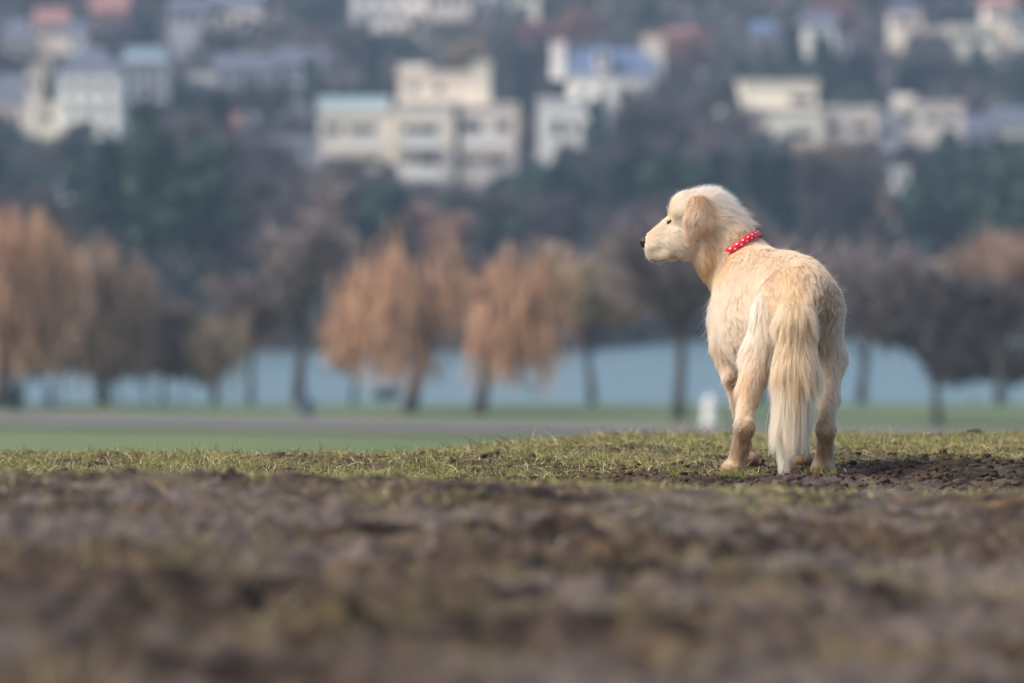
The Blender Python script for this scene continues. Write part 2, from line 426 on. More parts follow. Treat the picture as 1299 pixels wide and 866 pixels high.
# ------------------------------------------------------------------ grass blades and clods
def make_grass():
    parts = []
    def scatter(n, x0, x1, y0, y1, dens, hmin, hmax, rad):
        x = RNG.uniform(x0, x1, n); y = RNG.uniform(y0, y1, n)
        keep = RNG.uniform(0, 1, n) < dens(x, y)
        x = x[keep]; y = y[keep]; n = len(x)
        h = (hmin + (hmax-hmin)*RNG.uniform(0, 1, n)**1.6*(1+0.5*fbm(x, y, 5.0, 2, 310)))*(0.55 + 0.45*grassy(x, y))*RNG.choice([1, 1, 1, 1.35], n)
        az = RNG.uniform(0, 2*np.pi, n); lean = RNG.uniform(0.1, 1.5, n)
        z = ground_z(x, y) - 0.004
        K = 4; pts = np.zeros((n, K, 3)); rd = np.zeros((n, K))
        for k in range(K):
            t = k/(K-1)
            off = h*lean*t**1.6
            pts[:, k, 0] = x + np.cos(az)*off; pts[:, k, 1] = y + np.sin(az)*off
            pts[:, k, 2] = z + h*(t - 0.38*lean*t*t)
            rd[:, k] = rad*(1 - 0.85*t**1.5)
        pal = np.array(((0.40,0.33,0.13), (0.26,0.25,0.07), (0.15,0.17,0.045), (0.54,0.46,0.26), (0.22,0.14,0.08)))
        pr = np.clip(0.5 + 0.5*fbm(x, y, 2.0, 2, 300), 0, 1)
        w_ = np.stack([0.22+0*x, 0.28+0.2*pr, 0.18+0.34*pr, 0.12+0*x, 0.24*(1.4-pr)], -1); w_ /= w_.sum(1, keepdims=True)
        cs = (w_.cumsum(1) > RNG.uniform(0, 1, (n, 1))).argmax(1)
        c = pal[cs]*RNG.uniform(0.75, 1.2, (n, 1))
        parts.append((pts, rd, c))
    def d1(x, y):
        g = grassy(x, y); return np.where(g > 0.3, g, g*0.35)
    scatter(200000, -2.6, 2.9, 13.1, 18.6, d1, 0.012, 0.034, 0.0013)
    scatter(9000, -2.6, 2.9, 14.4, 18.2, lambda x, y: grassy(x, y)*sstep(-0.1, 0.4, fbm(x, y, 1.5, 2, 5)), 0.035, 0.07, 0.0010)
    scatter(150000, -2.2, 2.2, 5.0, 13.2, lambda x, y: 0.05+1.1*grassy(x, y)+0.22*sstep(10.3, 12.3, y), 0.018, 0.05, 0.0014)
    for sx in (-1, 1):
        scatter(30000, min(sx*2.7, sx*7), max(sx*2.7, sx*7), 8, 21, d1, 0.02, 0.045, 0.0018)
    # a few tufts standing in front of the near hind paw
    for cx, cy, nn in ((0.553, 14.52, 60), (0.60, 14.50, 40), (0.735, 14.47, 45), (0.42, 14.6, 40), (0.80, 14.45, 30)):
        x = cx + RNG.normal(0, 0.016, nn); y = cy + RNG.normal(0, 0.02, nn)
        h = RNG.uniform(0.02, 0.04, nn); az = RNG.uniform(0, 6.28, nn); le = RNG.uniform(0.2, 0.9, nn); z = ground_z(x, y) - 0.003
        pts = np.zeros((nn, 4, 3)); rd = np.zeros((nn, 4))
        for k in range(4):
            t = k/3; pts[:, k, 0] = x+np.cos(az)*h*le*t**1.6; pts[:, k, 1] = y+np.sin(az)*h*le*t**1.6; pts[:, k, 2] = z+h*(t-0.38*le*t*t); rd[:, k] = 0.001*(1-0.8*t)
        parts.append((pts, rd, np.array((0.19,0.19,0.05))*RNG.uniform(0.7, 1.5, (nn, 1))))
    pts = np.concatenate([p[0] for p in parts]); rd = np.concatenate([p[1] for p in parts]); c = np.concatenate([p[2] for p in parts])
    o = strands('grass', pts, rd, c, diff_strand_mat('grass_blade', 'strand_color'))
    tag(o, 'short yellow green grass blades growing out of the muddy ground', 'grass', kind='stuff')
make_grass()

def ico():
    t_ = (1+5**0.5)/2
    v = np.array([(-1,t_,0),(1,t_,0),(-1,-t_,0),(1,-t_,0),(0,-1,t_),(0,1,t_),(0,-1,-t_),(0,1,-t_),(t_,0,-1),(t_,0,1),(-t_,0,-1),(-t_,0,1)])
    v /= np.linalg.norm(v[0])
    f = np.array([(0,11,5),(0,5,1),(0,1,7),(0,7,10),(0,10,11),(1,5,9),(5,11,4),(11,10,2),(10,7,6),(7,1,8),(3,9,4),(3,4,2),(3,2,6),(3,6,8),(3,8,9),(4,9,5),(2,4,11),(6,2,10),(8,6,7),(9,8,1)])
    return v, f
IV, IF = ico()
def make_clods():
    n = 26000
    x = RNG.uniform(-2.4, 2.6, n); y = RNG.uniform(13.2, 17.0, n)
    x[:5000] = RNG.uniform(0.2, 2.2, 5000); y[:5000] = RNG.uniform(13.5, 15.8, 5000)
    keep = RNG.uniform(0, 1, n) < np.clip(1.0 - 0.9*grassy(x, y), 0, 1)
    x = x[keep]; y = y[keep]; n = len(x)
    s = 0.0022 + 0.009*RNG.uniform(0, 1, n)**5.0
    V = IV[None]*(1 + RNG.uniform(-0.5, 0.5, (n, 12, 1)))*s[:, None, None]
    V = V*np.stack([RNG.uniform(0.8, 1.5, n), RNG.uniform(0.8, 1.5, n), RNG.uniform(0.55, 0.9, n)], -1)[:, None, :]
    V = V + np.stack([x, y, ground_z(x, y) + s*0.25], -1)[:, None, :]
    Fc = (IF[None] + (np.arange(n)*12)[:, None, None]).reshape(-1, 3)
    o = mesh_np('mud_clods', V.reshape(-1, 3), Fc, M['mud'], smooth=False)
    base = np.array((0.062,0.037,0.024))*RNG.uniform(0.4, 1.8, (n, 1)) + np.array((0.010,0.007,0.006))*RNG.uniform(0, 1.2, (n, 1))
    vcol(o.data, 'soil', np.repeat(base, 12, axis=0))
    a = o.data.attributes.new('wet', 'FLOAT', 'POINT'); a.data.foreach_set('value', np.repeat(RNG.uniform(0, 0.7, n), 12).astype(np.float32))
    tag(o, 'dark crumbs and clods of churned mud lying on the ground', 'mud', kind='stuff')
make_clods()

# ------------------------------------------------------------------ the dog
U = 1/490.0
DOG_D = 14.7
def Q(px, py, d): return P(px, py, DOG_D + d)
# colours of the coat
CH = (0.74,0.48,0.24)
CF = (0.88,0.75,0.58)
CB = (0.83,0.635,0.425); CL = (0.90,0.77,0.58); CT = (0.66,0.41,0.21); CM = (0.48,0.28,0.14); CW = (0.93,0.84,0.67); CG = (0.86,0.62,0.34); CP = (0.78,0.58,0.36)
# flows (world: x right, y away from the camera, z up)
BACK = (0.28, -0.8, -0.22); FLANK = (0.22, -0.55, -0.75); DOWN = (0.0, -0.12, -1.0); HEADB = (1.0, -0.05, -0.12); NECK = (0.62, -0.30, -0.75)
PR = []    # primitives: kind, params, smoothing, attributes
def E(c, r, k=0.03, **a): PR.append(('e', np.array(c), np.array(r)*U, k, a))
def K(a_, b_, ra, rb, k=0.025, **a): PR.append(('c', np.array(a_), np.array(b_), ra*U, rb*U, k, a))
def Ks(a_, b_, ra, rb, sq, k=0.006, **a): PR.append(('s', np.array(a_), np.array(b_), ra*U, rb*U, sq, k, a))
A = dict
# torso
K(Q(966,338,.48), Q(1016,352,.22), 24, 24, k=.05, flow=BACK, L=.032, lift=.22, col=CB)
E(Q(1016,387,.15), (49,82,58), k=.05, flow=BACK, L=.032, lift=.22, col=CB)
E(Q(997,388,.33), (51,85,62), k=.06, flow=FLANK, L=.034, lift=.22, col=CB)
E(Q(963,397,.50), (56,96,76), k=.05, flow=FLANK, L=.034, lift=.25, col=CB)
E(Q(928,392,.60), (25,42,58), k=.05, flow=(0.12,-.3,-.95), L=.034, lift=.25, col=CB)
E(Q(990,392,.56), (25,42,58), k=.05, flow=(0.1,-.4,-.9), L=.03, lift=.25, col=CB)
E(Q(957,349,.55), (40,60,32), k=.04, flow=(.35,-.7,-.45), L=.034, lift=.28, col=CB)
E(Q(938,404,.70), (38,36,58), k=.04, flow=(0,.1,-1), L=.05, lift=.3, col=CL)
# neck and head
K(Q(953,352,.60), Q(918,290,.62), 45, 31.5, k=.03, flow=NECK, L=.032, lift=.22, col=CB)
K(Q(884,311,.625), Q(911,345,.635), 19, 21, k=.03, flow=(.45,0,-.9), L=.036, lift=.22, col=CH)
K(Q(900,285,.60), Q(905,322,.60), 20, 20, k=.03, flow=(.35,-.1,-.95), L=.036, lift=.25, col=CH)
E(Q(892,275,.62), (43,35,38), k=.015, flow=(.95,-.05,.1), L=.022, lift=.24, col=CF)
E(Q(869,302,.625), (29,29,29), k=.015, flow=(.9,-.1,-.35), L=.020, lift=.16, col=CF)
K(Q(860,299,.63), Q(831,311,.662), 25, 16.5, k=.012, flow=HEADB, L=.012, lift=.12, col=CF)
K(Q(850,288,.635), Q(823,305,.668), 14, 9, k=.010, flow=(1,-.05,.3), L=.006, lift=.1, col=CF)
K(Q(851,319,.63), Q(828,323,.662), 13, 9.5, k=.008, flow=(.95,-.1,-.3), L=.009, lift=.18, col=CF)
E(Q(868,262.5,.625), (18.5,26,19), k=.022, flow=(.9,0,.4), L=.014, lift=.16, col=CF)
E(Q(863,271,.59), (12,11,8), k=.022, flow=(.8,0,.55), L=.010, lift=.15, col=CL)
E(Q(862,271,.65), (12,11,8), k=.022, flow=(.8,0,.55), L=.010, lift=.15, col=CL)
# ears, folded flaps hanging beside the cheeks
for yy in (1, -1):
    dd = (lambda o: .62 - yy*o)
    Ks(Q(885,262,dd(.064)), Q(882,282,dd(.084)), 17, 15.5, 2.6, flow=(-.12,0,-1), L=.030, lift=.14, col=CT, ear=1)
    Ks(Q(882,282,dd(.084)), Q(873,304.5,dd(.090)), 15.5, 5.5, 2.6, flow=(-.25,0,-1), L=.017, lift=.06, col=(0.74,0.55,0.38), ear=1)
    Ks(Q(893,264,dd(.064)), Q(896,281,dd(.078)), 10, 6.5, 2.4, flow=(.1,0,-1), L=.032, lift=.16, col=CT, ear=1)
# hind legs
K(Q(992,400,.13), Q(966,452,.13), 37, 23, k=.045, flow=(-.1,-.25,-1), L=.050, lift=.30, col=CL)
K(Q(966,448,.12), Q(949,497,.06), 23, 13.5, flow=(-.1,-.1,-1), L=.032, lift=.22, col=CB)
E(Q(960,452,.23), (18,36,28), k=.04, flow=DOWN, L=.02, lift=.2, col=CB)
K(Q(949,495,.06), Q(944.5,536,.0), 13.5, 10.5, flow=(-.05,-.1,-1), L=.022, lift=.28, col=CB)
E(Q(944.5,541,-.012), (12,13,12), k=.012, flow=DOWN, L=.012, lift=.18, col=CP)
K(Q(943.5,545,-.0), Q(934,592,.03), 10.5, 12.5, k=.02, flow=(-.15,0,-1), L=.019, lift=.28, col=CP)
K(Q(1034,398,.12), Q(1052,455,.12), 33, 19, k=.045, flow=(.05,-.25,-1), L=.030, lift=.26, col=CB)
K(Q(1054,452,.12), Q(1052,505,.05), 19, 11.5, flow=(0,-.1,-1), L=.022, lift=.22, col=CB)
E(Q(1050,450,.22), (18,36,28), k=.04, flow=DOWN, L=.02, lift=.2, col=CB)
K(Q(1052,503,.05), Q(1048,538,.0), 11.5, 9.5, flow=DOWN, L=.022, lift=.28, col=CB)
E(Q(1047.5,543,-.012), (11.5,13,12), k=.012, flow=DOWN, L=.012, lift=.18, col=CP)
K(Q(1047.5,547,-.0), Q(1045,592,.03), 10, 12.5, k=.02, flow=DOWN, L=.019, lift=.28, col=CP)
# fore legs
K(Q(925,438,.62), Q(929,478,.58), 24, 13, k=.04, flow=(.1,-.1,-1), L=.03, lift=.25, col=CB)
K(Q(929,476,.58), Q(942,548,.61), 11.5, 8.5, k=.015, flow=(.1,-.2,-1), L=.014, lift=.18, col=CB)
K(Q(942,546,.61), Q(950,583,.62), 9, 8.5, k=.012, flow=(.1,0,-1), L=.012, lift=.2, col=CM)
K(Q(993,448,.60), Q(1004,485,.58), 22, 13, k=.04, flow=DOWN, L=.03, lift=.25, col=CB)
K(Q(1004,482,.58), Q(1013,548,.60), 12, 9.5, k=.015, flow=DOWN, L=.014, lift=.18, col=CB)
K(Q(1013,546,.60), Q(1018,582,.61), 10, 9.5, k=.012, flow=DOWN, L=.014, lift=.22, col=CM)
# paws with four toes each
for (x_, y_, d_, c_) in ((929,598,.05,CM), (1043.5,597.5,.05,CM), (950,586.5,.635,CM), (1018,587,.625,CM)):
    E(Q(x_, y_-4, d_-.02), (14.5,17,11), k=.012, flow=(-.1,.3,-.6), L=.010, lift=.15, col=c_)
    for i, tx in enumerate((-9, -3.2, 3.2, 9)):
        fy = .038 if i in (1, 2) else .028
        c = Q(x_+tx, y_-1.5, d_+fy-.01); E(c, (4.6,10,6.0), k=.004, flow=(0,.6,-.3), L=.007, lift=.1, col=c_)
# tail core
K(Q(1013,366,.05), Q(1010,405,-.035), 20, 17, k=.06, flow=(0,-.25,-1), L=.05, lift=.30, col=CG, tail=.5)
K(Q(1010,402,-.035), Q(1010,460,-.06), 16, 14, k=.03, flow=(0,-.1,-1), L=.105, lift=.60, col=CG, tail=1)
K(Q(1010,460,-.06), Q(1003,530,-.07), 13, 9, k=.02, flow=(-.05,-.05,-1), L=.125, lift=.62, col=CL, tail=1)
K(Q(1003,530,-.07), Q(997,562,-.07), 9, 6, k=.02, flow=(-.1,0,-1), L=.085, lift=.38, col=CW, tail=1)

SHRINK = 0.004
def prim_d(p, X, Y, Z):
    if p[0] == 'e':
        c, r = p[1], p[2]
        x, y, z = X-c[0], Y-c[1], Z-c[2]
        k0 = np.sqrt((x/r[0])**2 + (y/r[1])**2 + (z/r[2])**2)
        k1 = np.sqrt((x/r[0]**2)**2 + (y/r[1]**2)**2 + (z/r[2]**2)**2) + 1e-9
        return k0*(k0-1)/k1
    if p[0] == 'c': a, b, ra, rb = p[1:5]; sq = 1.0
    else: a, b, ra, rb, sq = p[1:6]
    ax, ay, az = a[0], a[1]*sq, a[2]; bx, by, bz = b[0]-ax, b[1]*sq-ay, b[2]-az
    x, y, z = X-ax, Y*sq-ay, Z-az
    h = np.clip((x*bx + y*by + z*bz)/(bx*bx+by*by+bz*bz), 0, 1)
    return np.sqrt((x-bx*h)**2 + (y-by*h)**2 + (z-bz*h)**2) - (ra + (rb-ra)*h)
def prim_k(p): return p[-2]
def smin(a, b, k):
    h = np.clip(0.5 + 0.5*(b-a)/k, 0, 1)
    return b + (a-b)*h - k*h*(1-h)
def dog_sdf(X, Y, Z):
    d = np.full(np.shape(X), 9.0)
    for p in PR: d = smin(d, prim_d(p, X, Y, Z), prim_k(p))
    return d + SHRINK

def surface_nets(lo, hi, h):
    n = np.ceil((hi-lo)/h).astype(int) + 1
    ax = [lo[i] + h*np.arange(n[i]) for i in range(3)]
    G = np.full(n, 0.5, dtype=np.float32)
    for p in PR:
        k = prim_k(p)
        if p[0] == 'e': c0 = p[1]-p[2]; c1 = p[1]+p[2]
        else: r = max(p[3], p[4]); c0 = np.minimum(p[1], p[2])-r; c1 = np.maximum(p[1], p[2])+r
        m = k + 0.02
        i0 = np.clip(np.floor((c0-m-lo)/h).astype(int), 0, n-1); i1 = np.clip(np.ceil((c1+m-lo)/h).astype(int)+1, 1, n)
        sl = tuple(slice(i0[i], i1[i]) for i in range(3))
        X = ax[0][sl[0]][:, None, None]; Y = ax[1][sl[1]][None, :, None]; Z = ax[2][sl[2]][None, None, :]
        d = prim_d(p, X, Y, Z)
        G[sl] = smin(G[sl], d, k)
    G += SHRINK
    S = G < 0
    # cells with a sign change
    c = np.zeros(n-1, dtype=np.int8)
    for i in (0, 1):
        for j in (0, 1):
            for k in (0, 1): c += S[i:n[0]-1+i, j:n[1]-1+j, k:n[2]-1+k]
    act = (c > 0) & (c < 8)
    ids = -np.ones(n-1, dtype=np.int64); ci = np.argwhere(act); ids[act] = np.arange(len(ci))
    acc = np.zeros((len(ci), 3)); cnt = np.zeros(len(ci))
    corners = [(i, j, k) for i in (0, 1) for j in (0, 1) for k in (0, 1)]
    for a in corners:
        for b in corners:
            if sum(abs(a[q]-b[q]) for q in range(3)) == 1 and a < b:
                va = G[ci[:,0]+a[0], ci[:,1]+a[1], ci[:,2]+a[2]]; vb = G[ci[:,0]+b[0], ci[:,1]+b[1], ci[:,2]+b[2]]
                m = (va < 0) != (vb < 0)
                t = np.where(m, va/(va-vb+1e-12), 0)
                for q in range(3): acc[:, q] += np.where(m, a[q] + t*(b[q]-a[q]), 0)
                cnt += m
    V = lo + (ci + acc/cnt[:, None])*h
    Fq = []
    for q in range(3):
        o = [(1,0,0),(0,1,0),(0,0,1)][q]
        A0 = S[:n[0]-o[0], :n[1]-o[1], :n[2]-o[2]]; B0 = S[o[0]:, o[1]:, o[2]:]
        e = np.argwhere(A0 != B0); sgn = A0[e[:,0], e[:,1], e[:,2]]
        u, v = (q+1) % 3, (q+2) % 3
        ok = (e[:, u] > 0) & (e[:, v] > 0) & (e[:, u] < n[u]-1) & (e[:, v] < n[v]-1); e = e[ok]; sgn = sgn[ok]
        def g(du, dv):
            f = e.copy(); f[:, u] -= du; f[:, v] -= dv; return ids[f[:,0], f[:,1], f[:,2]]
        quad = np.stack([g(1,1), g(0,1), g(0,0), g(1,0)], -1)
        quad[~sgn] = quad[~sgn][:, ::-1]
        Fq.append(quad)
    return V, np.concatenate(Fq)

def sdf_normal(Pn):
    e = 0.003; x, y, z = Pn[:,0], Pn[:,1], Pn[:,2]
    g = np.stack([dog_sdf(x+e,y,z)-dog_sdf(x-e,y,z), dog_sdf(x,y+e,z)-dog_sdf(x,y-e,z), dog_sdf(x,y,z+e)-dog_sdf(x,y,z-e)], -1)
    return g/(np.linalg.norm(g, axis=1, keepdims=True)+1e-9)

def surf(px, py, far=False):
    """where the sight line through a pixel meets the dog (near side); far=True: leaves it"""
    ds = np.linspace(-.25, .95, 1200); pts = np.array([Q(px, py, d) for d in ds])
    s = dog_sdf(pts[:,0], pts[:,1], pts[:,2]) < 0
    i = np.argmax(s) if not far else len(s)-1-np.argmax(s[::-1])
    return pts[i]

lo = Q(795, 620, -.25); hi = Q(1095, 215, .85)
lo = np.array((P(790,600,DOG_D+.2)[0], DOG_D-.22, -0.03)); hi = np.array((P(1095,600,DOG_D)[0], DOG_D+.85, 0.80))
DV, DF = surface_nets(lo, hi, 0.0042)
print('dog verts', len(DV))

def attrs(Pn):
    """blend of the primitives' coat attributes at points"""
    W = []; 
    for p in PR:
        W.append(prim_d(p, Pn[:,0], Pn[:,1], Pn[:,2]))
    W = np.stack(W, -1); W = np.exp(-np.clip(W - W.min(1, keepdims=True), 0, 1)/0.008)
    W /= W.sum(1, keepdims=True)
    fl = W @ np.array([p[-1]['flow'] for p in PR]); L = W @ np.array([p[-1]['L'] for p in PR]); lf = W @ np.array([p[-1]['lift'] for p in PR])
    co = W @ np.array([p[-1]['col'] for p in PR]); ta = W @ np.array([p[-1].get('tail', 0) for p in PR]); ea = W @ np.array([p[-1].get('ear', 0) for p in PR])
    return fl, L, lf, co, ta, ea

def n3(Pn, sc, seed):
    x, y, z = Pn[:,0]*sc, Pn[:,1]*sc, Pn[:,2]*sc
    return (vnoise(x+.37*z, y+.61*z, seed) + vnoise(z-.4*x+9, x+.5*y-4, seed+1) + vnoise(y-.3*x+3, z+.4*y+7, seed+2))/1.9

# the place of things on the head
eye_c = surf(850.5, 281.5); nose_c = Q(818, 307.5, .668)
COL_A = Q(917.5, 327, .60); 
coll_c = (Q(920,325,.60) + Q(962,297,.60))/2 + np.array((-.002, 0, 0))
ndir = np.array((Q(918,290,.62) - Q(953,352,.60))); ndir[1] = 0.02; ndir /= np.linalg.norm(ndir)
# collar plane through the two visible ends, its axis along the neck
cline = Q(966,295.5,.60) - Q(918,327.5,.60); cline[1] = 0; cline /= np.linalg.norm(cline)
cax = np.cross(cline, np.array((0, 1.0, 0))); cax /= np.linalg.norm(cax)
if cax[2] < 0: cax = -cax
cax = cax + np.array((0, 0.10, 0)); cax /= np.linalg.norm(cax)

dog = empty('dog', tuple(Q(985, 605, .30)*np.array((1,1,0))))
dog_loc = np.array(dog.location)
tag(dog, 'cream golden long haired dog in a red dotted collar standing on the mud looking left', 'dog')

# body skin, one continuous mesh
ms = mat('dog_skin', attr='skin', rough=0.85, var=(0.8,0.78,0.75), scale=30, bump=0.002, bscale=250)
body = mesh_np('body', DV - dog_loc, DF, ms, dog, smooth=True)
fl, L_, lf, co, ta, ea = attrs(DV)
vcol(body.data, 'skin', co*np.array((0.85,0.76,0.66)))

def sample(N, wfun):
    q = DV[DF]; t = np.concatenate([q[:, [0,1,2]], q[:, [0,2,3]]])
    ar = np.linalg.norm(np.cross(t[:,1]-t[:,0], t[:,2]-t[:,0]), axis=1)
    w_ = ar*wfun(t.mean(1)); cw = np.cumsum(w_); i = np.searchsorted(cw, RNG.uniform(0, cw[-1], N)); i = np.clip(i, 0, len(t)-1)
    u, v = RNG.uniform(0, 1, N), RNG.uniform(0, 1, N); m = u+v > 1; u[m] = 1-u[m]; v[m] = 1-v[m]
    tt = t[i]; return tt[:,0] + (tt[:,1]-tt[:,0])*u[:,None] + (tt[:,2]-tt[:,0])*v[:,None]

def unit(v): return v/(np.linalg.norm(v, axis=-1, keepdims=True)+1e-9)

def grow(R0, K, extra=1.0, jitter=1.0):
    """strand polylines from roots"""
    N = len(R0)
    nr = sdf_normal(R0); fl, L, lf, co, ta, ea = attrs(R0)
    L = L*extra
    fl = unit(fl)
    wob = np.stack([n3(R0, 16, 1), n3(R0, 16, 11), n3(R0, 16, 21)], -1)
    wob2 = np.stack([n3(R0, 48, 31), n3(R0, 48, 41), n3(R0, 48, 51)], -1)
    axx = np.interp(R0[:, 2], [0.0, .10, .30, .55], [Q(990,600,0)[0], Q(997,560,0)[0], Q(1010,460,0)[0], Q(1011,360,0)[0]])
    fl = fl + np.stack([(R0[:, 0]-axx)*13.0, 0*axx, 0*axx], -1)*(np.clip(ta, 0, 1)*sstep(0.26, 0.36, R0[:, 2]))[:, None]
    pull = np.clip(ta, 0, 1)*sstep(0.34, 0.14, R0[:, 2])
    fl = fl + np.stack([-(R0[:, 0]-axx)*15.0, 0*axx, 0*axx], -1)*pull[:, None]
    calm = (1 - 0.65*np.clip(ta, 0, 1))[:, None]
    f = unit(fl + (0.34*wob + 0.28*wob2)*calm + RNG.normal(0, 0.07*jitter, (N, 3)))
    # at the throat and ruff the coat is wavier
    tg = f - nr*(f*nr).sum(1, keepdims=True); 
    tl = np.linalg.norm(tg, axis=1, keepdims=True)
    tg = np.where(tl > 0.15, tg/(tl+1e-9), unit(tg + 0.3*f))
    lift = (lf*(1 + 0.25*RNG.normal(0, jitter, N)))[:, None]
    L = L*np.where(ta > .4, RNG.uniform(0.35, 1.15, N), RNG.uniform(0.70, 1.14, N))
    d0 = unit(tg*(1-lift) + nr*lift)
    pts = np.zeros((N, K, 3)); pts[:, 0] = R0 - nr*0.001
    step = (L/(K-1))[:, None]
    d = d0
    for k in range(1, K):
        t = k/(K-1)
        g_ = (ta[:, None]*0.55 + 0.10)*t
        d = unit(d + f*0.16 + np.array((0, 0, -1.0))*g_*0.55 + tg*0.12)
        pts[:, k] = pts[:, k-1] + d*step
        # stay outside the skin
        if k in (K//2, K-1) or K <= 6:
            dd = dog_sdf(pts[:, k, 0], pts[:, k, 1], pts[:, k, 2])
            need = np.clip(0.0025 + 0.10*L*t*(1-ta*0.5) - dd, 0, 0.03)
            pts[:, k] += nr*need[:, None]
    return pts, L, co, ta, ea, nr

def coat(name, N, K, wfun, NC, rad, cl=0.75):
    roots = sample(N, wfun)
    # bare: eyes, nose, collar band
    de = np.linalg.norm(roots - eye_c, axis=1); dn = np.linalg.norm((roots - nose_c), axis=1)
    hc = (roots - coll_c) @ cax; rc = np.linalg.norm(roots - coll_c - hc[:, None]*cax, axis=1)
    incol = (np.abs(hc) < 0.010) & (rc < 0.14)
    thr = (roots[:, 0] < Q(919,327,.60)[0])
    keep = (de > 0.0092) & (dn > 0.021) & ~(incol & ~thr)
    roots = roots[keep]; hc = hc[keep]; rc = rc[keep]; thr = thr[keep]; de = de[keep]
    N = len(roots)
    pts, L, co, ta, ea, nr = grow(roots, K)
    # strands that would lie over the collar are clipped shorter
    up = (hc > 0) & (hc < 0.05) & (rc < 0.14) & ~thr
    f = np.where(up, np.clip((hc-0.004)/0.05, 0.06, 1), 1.0)
    f = np.where((hc < 0) & (hc > -0.02) & (rc < .14), np.minimum(f, 0.75), f)
    f = f*np.clip((de-0.004)/0.02, 0.15, 1)
    mouthd = np.min(np.linalg.norm(roots[:, None, :] - MOUTH[None, ::2], axis=2), axis=1)
    f = f*np.clip(mouthd/0.005, 0.3, 1)
    pts = pts[:, :1] + (pts - pts[:, :1])*f[:, None, None]
    # clumping
    cr = sample(NC, wfun); cp, *_ = grow(cr, K, 1.06, 0.6)
    kd = kdtree.KDTree(NC)
    for i, c in enumerate(cr.tolist()): kd.insert(c, i)
    kd.balance()
    ci = np.array([kd.find(r)[1] for r in roots.tolist()])
    d = np.linalg.norm(cr[ci] - roots, axis=1)
    tt = np.linspace(0, 1, K)
    s = cl*np.clip(L/0.024, 0.25, 1)*RNG.uniform(0.55, 1.05, N)*np.exp(-(d/(0.013+0.014*(ta > .4)))**2)
    wgt = (s[:, None]*tt[None]**1.3)
    target = cp[ci]
    # bring the clump's strand to the same reach
    reach = np.clip(np.where(ta > .4, 0.75+0.25*L/L.max(), 1)*L/(np.linalg.norm(target[:, -1]-target[:, 0], axis=1)+1e-6), 0.3, 1.4)*f
    target = target[:, :1] + (target - target[:, :1])*reach[:, None, None]
    pts = pts*(1-wgt[..., None]) + target*wgt[..., None]
    if ta.mean() < .4:
        for k in (2, 3, K-1):
            dd = dog_sdf(pts[:, k, 0], pts[:, k, 1], pts[:, k, 2])
            pts[:, k] += nr*np.clip(0.0022 + 0.12*L*f*k/(K-1) - dd, 0, 0.02)[:, None]
    # fine waviness
    ph = RNG.uniform(0, 6.28, (N, 1)); am = (0.0011*RNG.uniform(0, 1, (N, 1)) + 0.012*L[:, None]*RNG.uniform(0, 1, (N, 1)))*tt[None]
    side = unit(np.cross(nr, RNG.normal(0, 1, (N, 3))))
    pts += side[:, None, :]*(am*np.sin(ph + tt[None]*4.5))[..., None]
    rd = rad*(1 - 0.80*tt[None]**1.4)*RNG.uniform(0.7, 1.25, (N, 1))
    # colour: patchy warm and pale locks
    clump_tone = RNG.uniform(-1, 1, NC)[ci]
    v1 = n3(roots, 9, 71); v2 = n3(roots, 26, 81)
    tone = (1 + 0.10*clump_tone + 0.07*v2 + RNG.normal(0, 0.05, N))[:, None]
    warm = np.clip(0.5 + 0.9*v1 + 0.35*clump_tone, 0, 1)[:, None]
    c = co*tone; c = c*(1 - warm*np.array((0.05, 0.15, 0.29)))
    # muddy lower legs and toes
    z = roots[:, 2]; wetm = sstep(0.22, 0.09, z)*(1-np.clip(ta*2, 0, 1))*np.clip(0.75+1.5*n3(roots, 24, 91), 0, 1)
    c = c*(1-0.74*wetm[:, None]) + np.array((0.27,0.145,0.07))*0.74*wetm[:, None]
    # tail: gold down the middle, white fringe and tip
    ax = np.interp(z, [0.0, .10, .30, .55], [Q(992,600,0)[0], Q(1000,560,0)[0], Q(1010,460,0)[0], Q(1011,360,0)[0]])
    mid = np.exp(-((roots[:, 0]-ax)/0.014)**2)*np.clip(ta, 0, 1)
    c = c*(1-0.30*mid[:, None]) + np.array((0.66,0.44,0.22))*0.30*mid[:, None]
    fr = np.clip(ta, 0, 1)*(1-mid)*0.75*sstep(.36, .12, z); c = c*(1-fr[:, None]) + np.array(CW)*fr[:, None]
    # bare pinkish elbow of the left fore leg
    eb = np.exp(-(np.linalg.norm(roots - elbow, axis=1)/0.020)**2)
    c = c*(1-0.75*eb[:, None]) + np.array((0.42,0.20,0.15))*0.75*eb[:, None]
    pts = pts[:, :1] + (pts - pts[:, :1])*(1-0.8*eb)[:, None, None]
    er = np.exp(-((np.linalg.norm((roots - eye_c)*np.array((.8,1,1.1)), axis=1)-.006)/0.0055)**2)[:, None]; c = c*(1-.75*er) + np.array((.16,.09,.06))*.75*er
    ev = np.clip(ea, 0, 1)[:, None]*np.clip(.45+.5*clump_tone+.5*n3(roots, 60, 131), 0, 1)[:, None]*sstep(.62, .70, z)[:, None]
    c = c*(1-.55*ev) + np.array((.42,.22,.09))*.55*ev
    bt = np.exp(-(np.linalg.norm((roots - Q(833,298,.60))*np.array((1,.3,1.4)), axis=1)/.020)**2)[:, None]; c = c*(1-.35*bt) + np.array((.55,.36,.22))*.35*bt
    # freckled lips
    mz = np.exp(-(mouthd/0.013)**2)*(RNG.uniform(0, 1, N) < 0.55)
    c = c*(1-0.7*mz[:, None]) + np.array((0.24,0.15,0.10))*0.7*mz[:, None]
    ws = np.exp(-(np.linalg.norm((roots - Q(830,317,.60))*np.array((1,.3,1.2)), axis=1)/.020)**2)*sstep(.25, .6, n3(roots, 170, 141)); c = c*(1-.5*ws[:, None]) + np.array((.34,.21,.14))*.5*ws[:, None]
